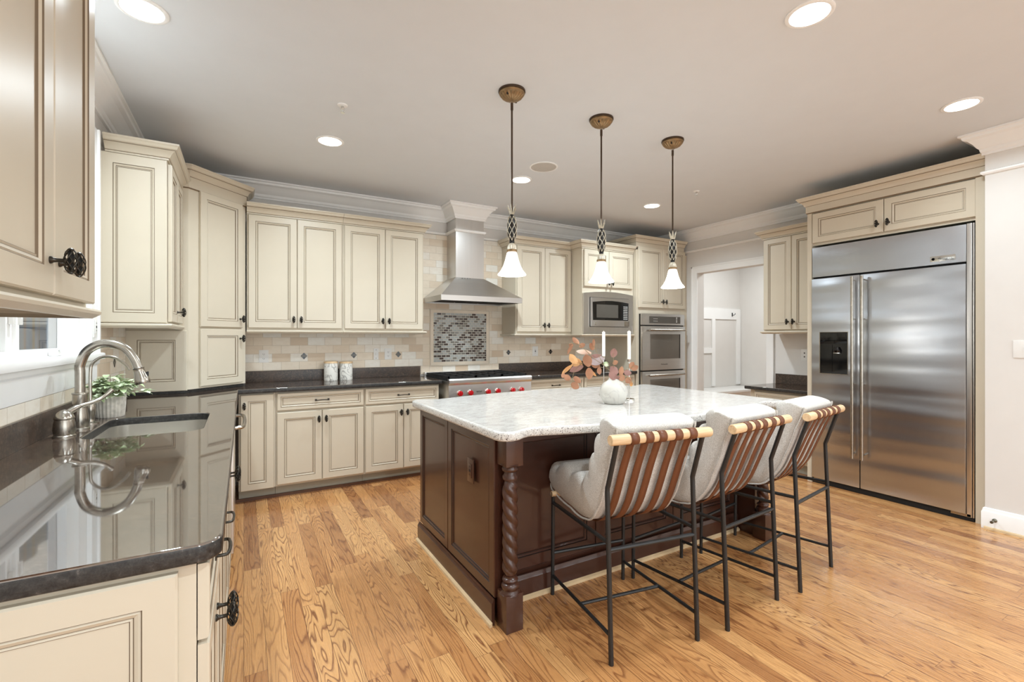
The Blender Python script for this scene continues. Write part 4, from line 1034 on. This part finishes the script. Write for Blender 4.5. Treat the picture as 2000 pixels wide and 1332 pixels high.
b = MB().mat('nickel'); b.tube(catmull([(.008, .005, .095), (.04, .03, .118), (.08, .06, .13), (.11, .085, .15), (.135, .10, .178)], 5), [.013] * 5 + [.009] * 8 + [.008] * 5 + [.009, .0095, .008], 12); b.obj('lever', hd)
ft = thing('filter_tap', 'slim brushed nickel gooseneck tap between main faucet and potted plant', 'faucet', (-.632, 2.925, .914))
b = MB().mat('nickel'); b.lathe([(.034, 0), (.034, .005), (.016, .010), (.013, .025), (.019, .05), (.020, .075), (.014, .10), (.010, .108), (.0075, .112)], 24); b.obj('base', ft)
b = MB().mat('nickel'); b.tube(catmull([(0, 0, .11), (0, 0, .24), (.008, 0, .285), (.045, -.004, .315), (.09, -.008, .312), (.13, -.012, .28), (.15, -.014, .25)], 6), .0068, 10); b.obj('spout', ft)

# ------------------------------------------------------------------ potted plant
pt = thing('potted_plant', 'leafy pale green plant in a ribbed grey pot beside the sink', 'plant', (-.598, 3.13, .9142))
b = MB().mat('pot'); b.lathe([(.055, 0), (.058, .004), (.062, .06), (.064, .118), (.058, .118), (.056, .10)], 96, rib=.028, ribn=24); b.mat('gap'); b.lathe([(.057, .10), (.001, .102)], 24, caps=False); b.obj('pot', pt)
def leaf(b, base, d, L, w, cup=.25, droop=.3):
    d = Vector(d).normalized(); base = Vector(base); side = d.cross(Vector((0, 0, 1)))
    if side.length < .05: side = Vector((1, 0, 0))
    side.normalize(); up = side.cross(d).normalized(); vs = []; fs = []; n = 7
    for i in range(n):
        t_ = i / (n - 1); c = base + d * L * t_ - up * droop * L * t_ * t_; ww = w * math.sin(PI * min(1, t_ * .92 + .06)) ** .75
        if i == n - 1: ww = .0005
        vs += [tuple(c - side * ww + up * ww * cup), tuple(c), tuple(c + side * ww + up * ww * cup)]
    for i in range(n - 1): o_ = i * 3; fs += [(o_, o_ + 1, o_ + 4, o_ + 3), (o_ + 1, o_ + 2, o_ + 5, o_ + 4)]
    b.add(vs, fs)
rn = random.Random(4)
b = MB(); b2 = MB().mat('stem')
for i in range(46):
    a = rn.uniform(0, 2 * PI); el = rn.uniform(.15, 1.35); Ls = rn.uniform(.07, .13)
    tip = Vector((math.cos(a) * math.cos(el) * Ls * 1.25, math.sin(a) * math.cos(el) * Ls * 1.25, .10 + math.sin(el) * Ls * .95))
    if tip.x < -.07: tip.x = -.07
    b2.tube([(tip.x * .2, tip.y * .2, .10), tuple(tip * .55 + Vector((0, 0, .06))), tuple(tip)], .0014, 5)
    for k in range(8):
        t_ = rn.uniform(.5, 1.0); a2 = a + rn.uniform(-1.5, 1.5); p = Vector((tip.x * t_, tip.y * t_, .105 + (tip.z - .105) * t_ ))
        b.mat('green'); d = (math.cos(a2), math.sin(a2), rn.uniform(-.3, .8))
        if p.x + d[0] * .055 < -.095: continue
        leaf(b, p, d, rn.uniform(.036, .055), rn.uniform(.010, .016), .3, .35)
b.obj('foliage', pt, ang=60); b2.obj('stem', pt)

# ------------------------------------------------------------------ canisters
def canister(x, y, r, h, lb, rot=0):
    t = thing('canister', lb, 'canister', (x, y, .9142), rot)
    b = MB().mat('marble'); b.lathe([(r * .96, 0), (r, .006), (r, h - .004), (r * .98, h), (r * .9, h)], 36); b.obj('jar', t)
    b = MB().mat('dowel'); b.lathe([(r * 1.03, h + .0005), (r * 1.03, h + .014), (r * .98, h + .017), (.001, h + .017)], 36); b.obj('lid', t)
canister(.722, 4.735, .062, .165, 'grey veined white canister with wooden lid, nearer the corner tower', .4)
canister(.862, 4.745, .060, .160, 'grey veined white canister with wooden lid, nearer the range', 2.2)

# ------------------------------------------------------------------ vase, branches, candles
VX, VY, VZ = 1.985, 2.20, .9142
b = MB().mat('vase'); b.lathe([(.050, 0), (.058, .004), (.078, .035), (.085, .07), (.080, .102), (.060, .128), (.040, .140), (.030, .150), (.028, .158), (.024, .158), (.026, .145)], 40)
tag(b.obj('vase', None, (VX, VY, VZ)), 'round white stone vase with narrow neck on the island', 'vase')
RT = Vector((math.cos(TH), -math.sin(TH), 0)); FWD = Vector((math.sin(TH), math.cos(TH), 0))
K = 2.88 / 914
def wp(u, v, dep=0): return Vector((0, 0, 0)) + RT * ((u - 1200) * K) + Vector((0, 0, (789 - v) * K)) + FWD * dep
def branch(lb, paths, leaves):
    t = thing('dried_branch', lb, 'branch', (VX, VY, VZ))
    b = MB().mat('stem')
    for p in paths: b.tube(catmull([tuple(wp(*q)) for q in p], 5), .0014, 6)
    b.obj('stem', t)
    for (u, v, u2, v2, w, m, dep) in leaves:
        b = MB().mat(m); a = wp(u, v, dep); e = wp(u2, v2, dep + rn.uniform(-.012, .012)); L = (e - a).length; d = (e - a).normalized()
        side = d.cross(FWD + Vector((rn.uniform(-.5, .5), rn.uniform(-.5, .5), rn.uniform(-.3, .3)))).normalized(); up = side.cross(d).normalized(); n = 8; vs = []; fs = []
        for i in range(n):
            q = i / (n - 1); c = a + d * L * q + up * .12 * L * q * (1 - q); ww = w * K * math.sin(PI * min(1, q * .93 + .05)) ** .7
            if i == n - 1: ww = .0004
            vs += [tuple(c - side * ww + up * ww * .25), tuple(c), tuple(c + side * ww + up * ww * .25)]
        for i in range(n - 1): o_ = i * 3; fs += [(o_, o_ + 1, o_ + 4, o_ + 3), (o_ + 1, o_ + 2, o_ + 5, o_ + 4)]
        b.add(vs, fs); o = b.obj('leaf', t, ang=60)
branch('dried branch of terracotta and amber leaves spreading left from the white vase',
    [[(1198, 745, 0), (1196, 728, -.01), (1180, 714, -.02), (1160, 700, -.03), (1130, 672, -.03), (1112, 672, -.02)], [(1197, 735, 0), (1190, 722, .02), (1165, 716, .03), (1140, 710, .03), (1118, 716, .03), (1104, 728, .02)], [(1180, 714, -.02), (1168, 692, -.03), (1158, 675, -.03)],
     [(1140, 710, .03), (1124, 728, .03), (1121, 745, .03), (1117, 762, .02)], [(1168, 692, -.03), (1162, 680, -.03), (1159, 665, -.03)]],
    [(1131, 672, 1119, 659, 5, 'terra', -.03), (1132, 678, 1143, 672, 5, 'terra', -.03), (1120, 673, 1109, 692, 4, 'terra', -.02), (1112, 672, 1120, 676, 4, 'terra', -.02), (1158, 684, 1153, 670, 5.5, 'terra', -.03), (1160, 678, 1159, 662, 3, 'terra', -.03),
     (1155, 690, 1125, 686, 5, 'blush', -.03), (1130, 711, 1115, 692, 8, 'amber', .02), (1134, 712, 1118, 714, 5, 'amber', .02), (1150, 716, 1143, 692, 9, 'terra', -.04), (1152, 708, 1181, 700, 9, 'mauve', -.02), (1154, 696, 1176, 694, 4, 'rose', -.02),
     (1142, 716, 1115, 727, 7, 'rose', .03), (1150, 718, 1150, 741, 8, 'terra', -.04), (1150, 722, 1167, 736, 3.2, 'amber', .0), (1156, 712, 1173, 715, 6, 'terra', -.01), (1171, 717, 1172, 732, 5, 'terra', -.02), (1120, 714, 1099, 732, 4, 'amber', .02), (1104, 730, 1100, 739, 4, 'terra', .02),
     (1103, 735, 1117, 742, 6, 'terra', .02), (1124, 737, 1137, 749, 6, 'terra', .03), (1118, 750, 1133, 760, 7, 'terra', .02), (1140, 714, 1128, 700, 4, 'amber', .03)])
branch('dried branch of dusty rose leaves spreading right from the white vase',
    [[(1200, 745, 0), (1199, 725, -.02), (1198, 705, -.03), (1197, 690, -.03)], [(1202, 745, 0), (1215, 730, .02), (1230, 722, .03), (1244, 716, .03)], [(1202, 742, 0), (1218, 734, -.02), (1232, 742, -.02), (1234, 752, -.02)], [(1198, 722, -.02), (1190, 712, 0), (1184, 709, 0)]],
    [(1196, 698, 1199, 680, 7.5, 'rose', -.03), (1197, 711, 1207, 706, 5, 'terra', -.03), (1206, 730, 1192, 716, 8, 'rose', -.03), (1199, 742, 1195, 722, 8, 'rose', -.035), (1191, 714, 1180, 709, 5, 'green', 0), (1215, 735, 1218, 716, 5, 'terra', .01),
     (1236, 722, 1243, 708, 6.5, 'terra', .03), (1239, 724, 1251, 716, 6, 'terra', .03), (1222, 728, 1238, 730, 6, 'rose', .02), (1218, 732, 1212, 744, 7, 'terra', -.02), (1224, 738, 1233, 748, 7, 'terra', -.02), (1233, 745, 1233, 755, 3, 'amber', -.02), (1210, 736, 1200, 744, 6, 'rose', -.03)])
def candle(x, y, rodh, ch, lb1, lb2):
    t = thing('candle_holder', lb1, 'candle holder', (x, y, .9142))
    b = MB().mat('chrome'); b.lathe([(.034, 0), (.034, .010), (.032, .012), (.004, .012)], 32); b.obj('base', t)
    b = MB().mat('chrome'); b.tube([(0, 0, .01), (0, 0, rodh)], .0032, 10); b.lathe([(.005, rodh), (.010, rodh + .004), (.0115, rodh + .022), (.010, rodh + .022), (.009, rodh + .008)], 16); b.obj('stem', t)
    c = thing('taper_candle', lb2, 'candle', (x, y, .9142 + rodh + .006))
    b = MB().mat('candle'); b.lathe([(.0088, 0), (.010, .025), (.010, ch), (.006, ch + .004)], 24, rib=.10, ribn=8); b.obj('wax', c)
    b = MB().mat('candle'); b.tube([(0, 0, ch), (0, 0, ch + .012)], .0012, 6); b.obj('wick', c)
candle(2.175, 2.262, .245, .195, 'slim chrome candle holder with round foot right of the vase', 'white fluted taper candle rising right of the vase')
candle(2.205, 2.545, .255, .185, 'slim chrome candle holder standing behind the vase', 'white fluted taper candle rising behind the vase')
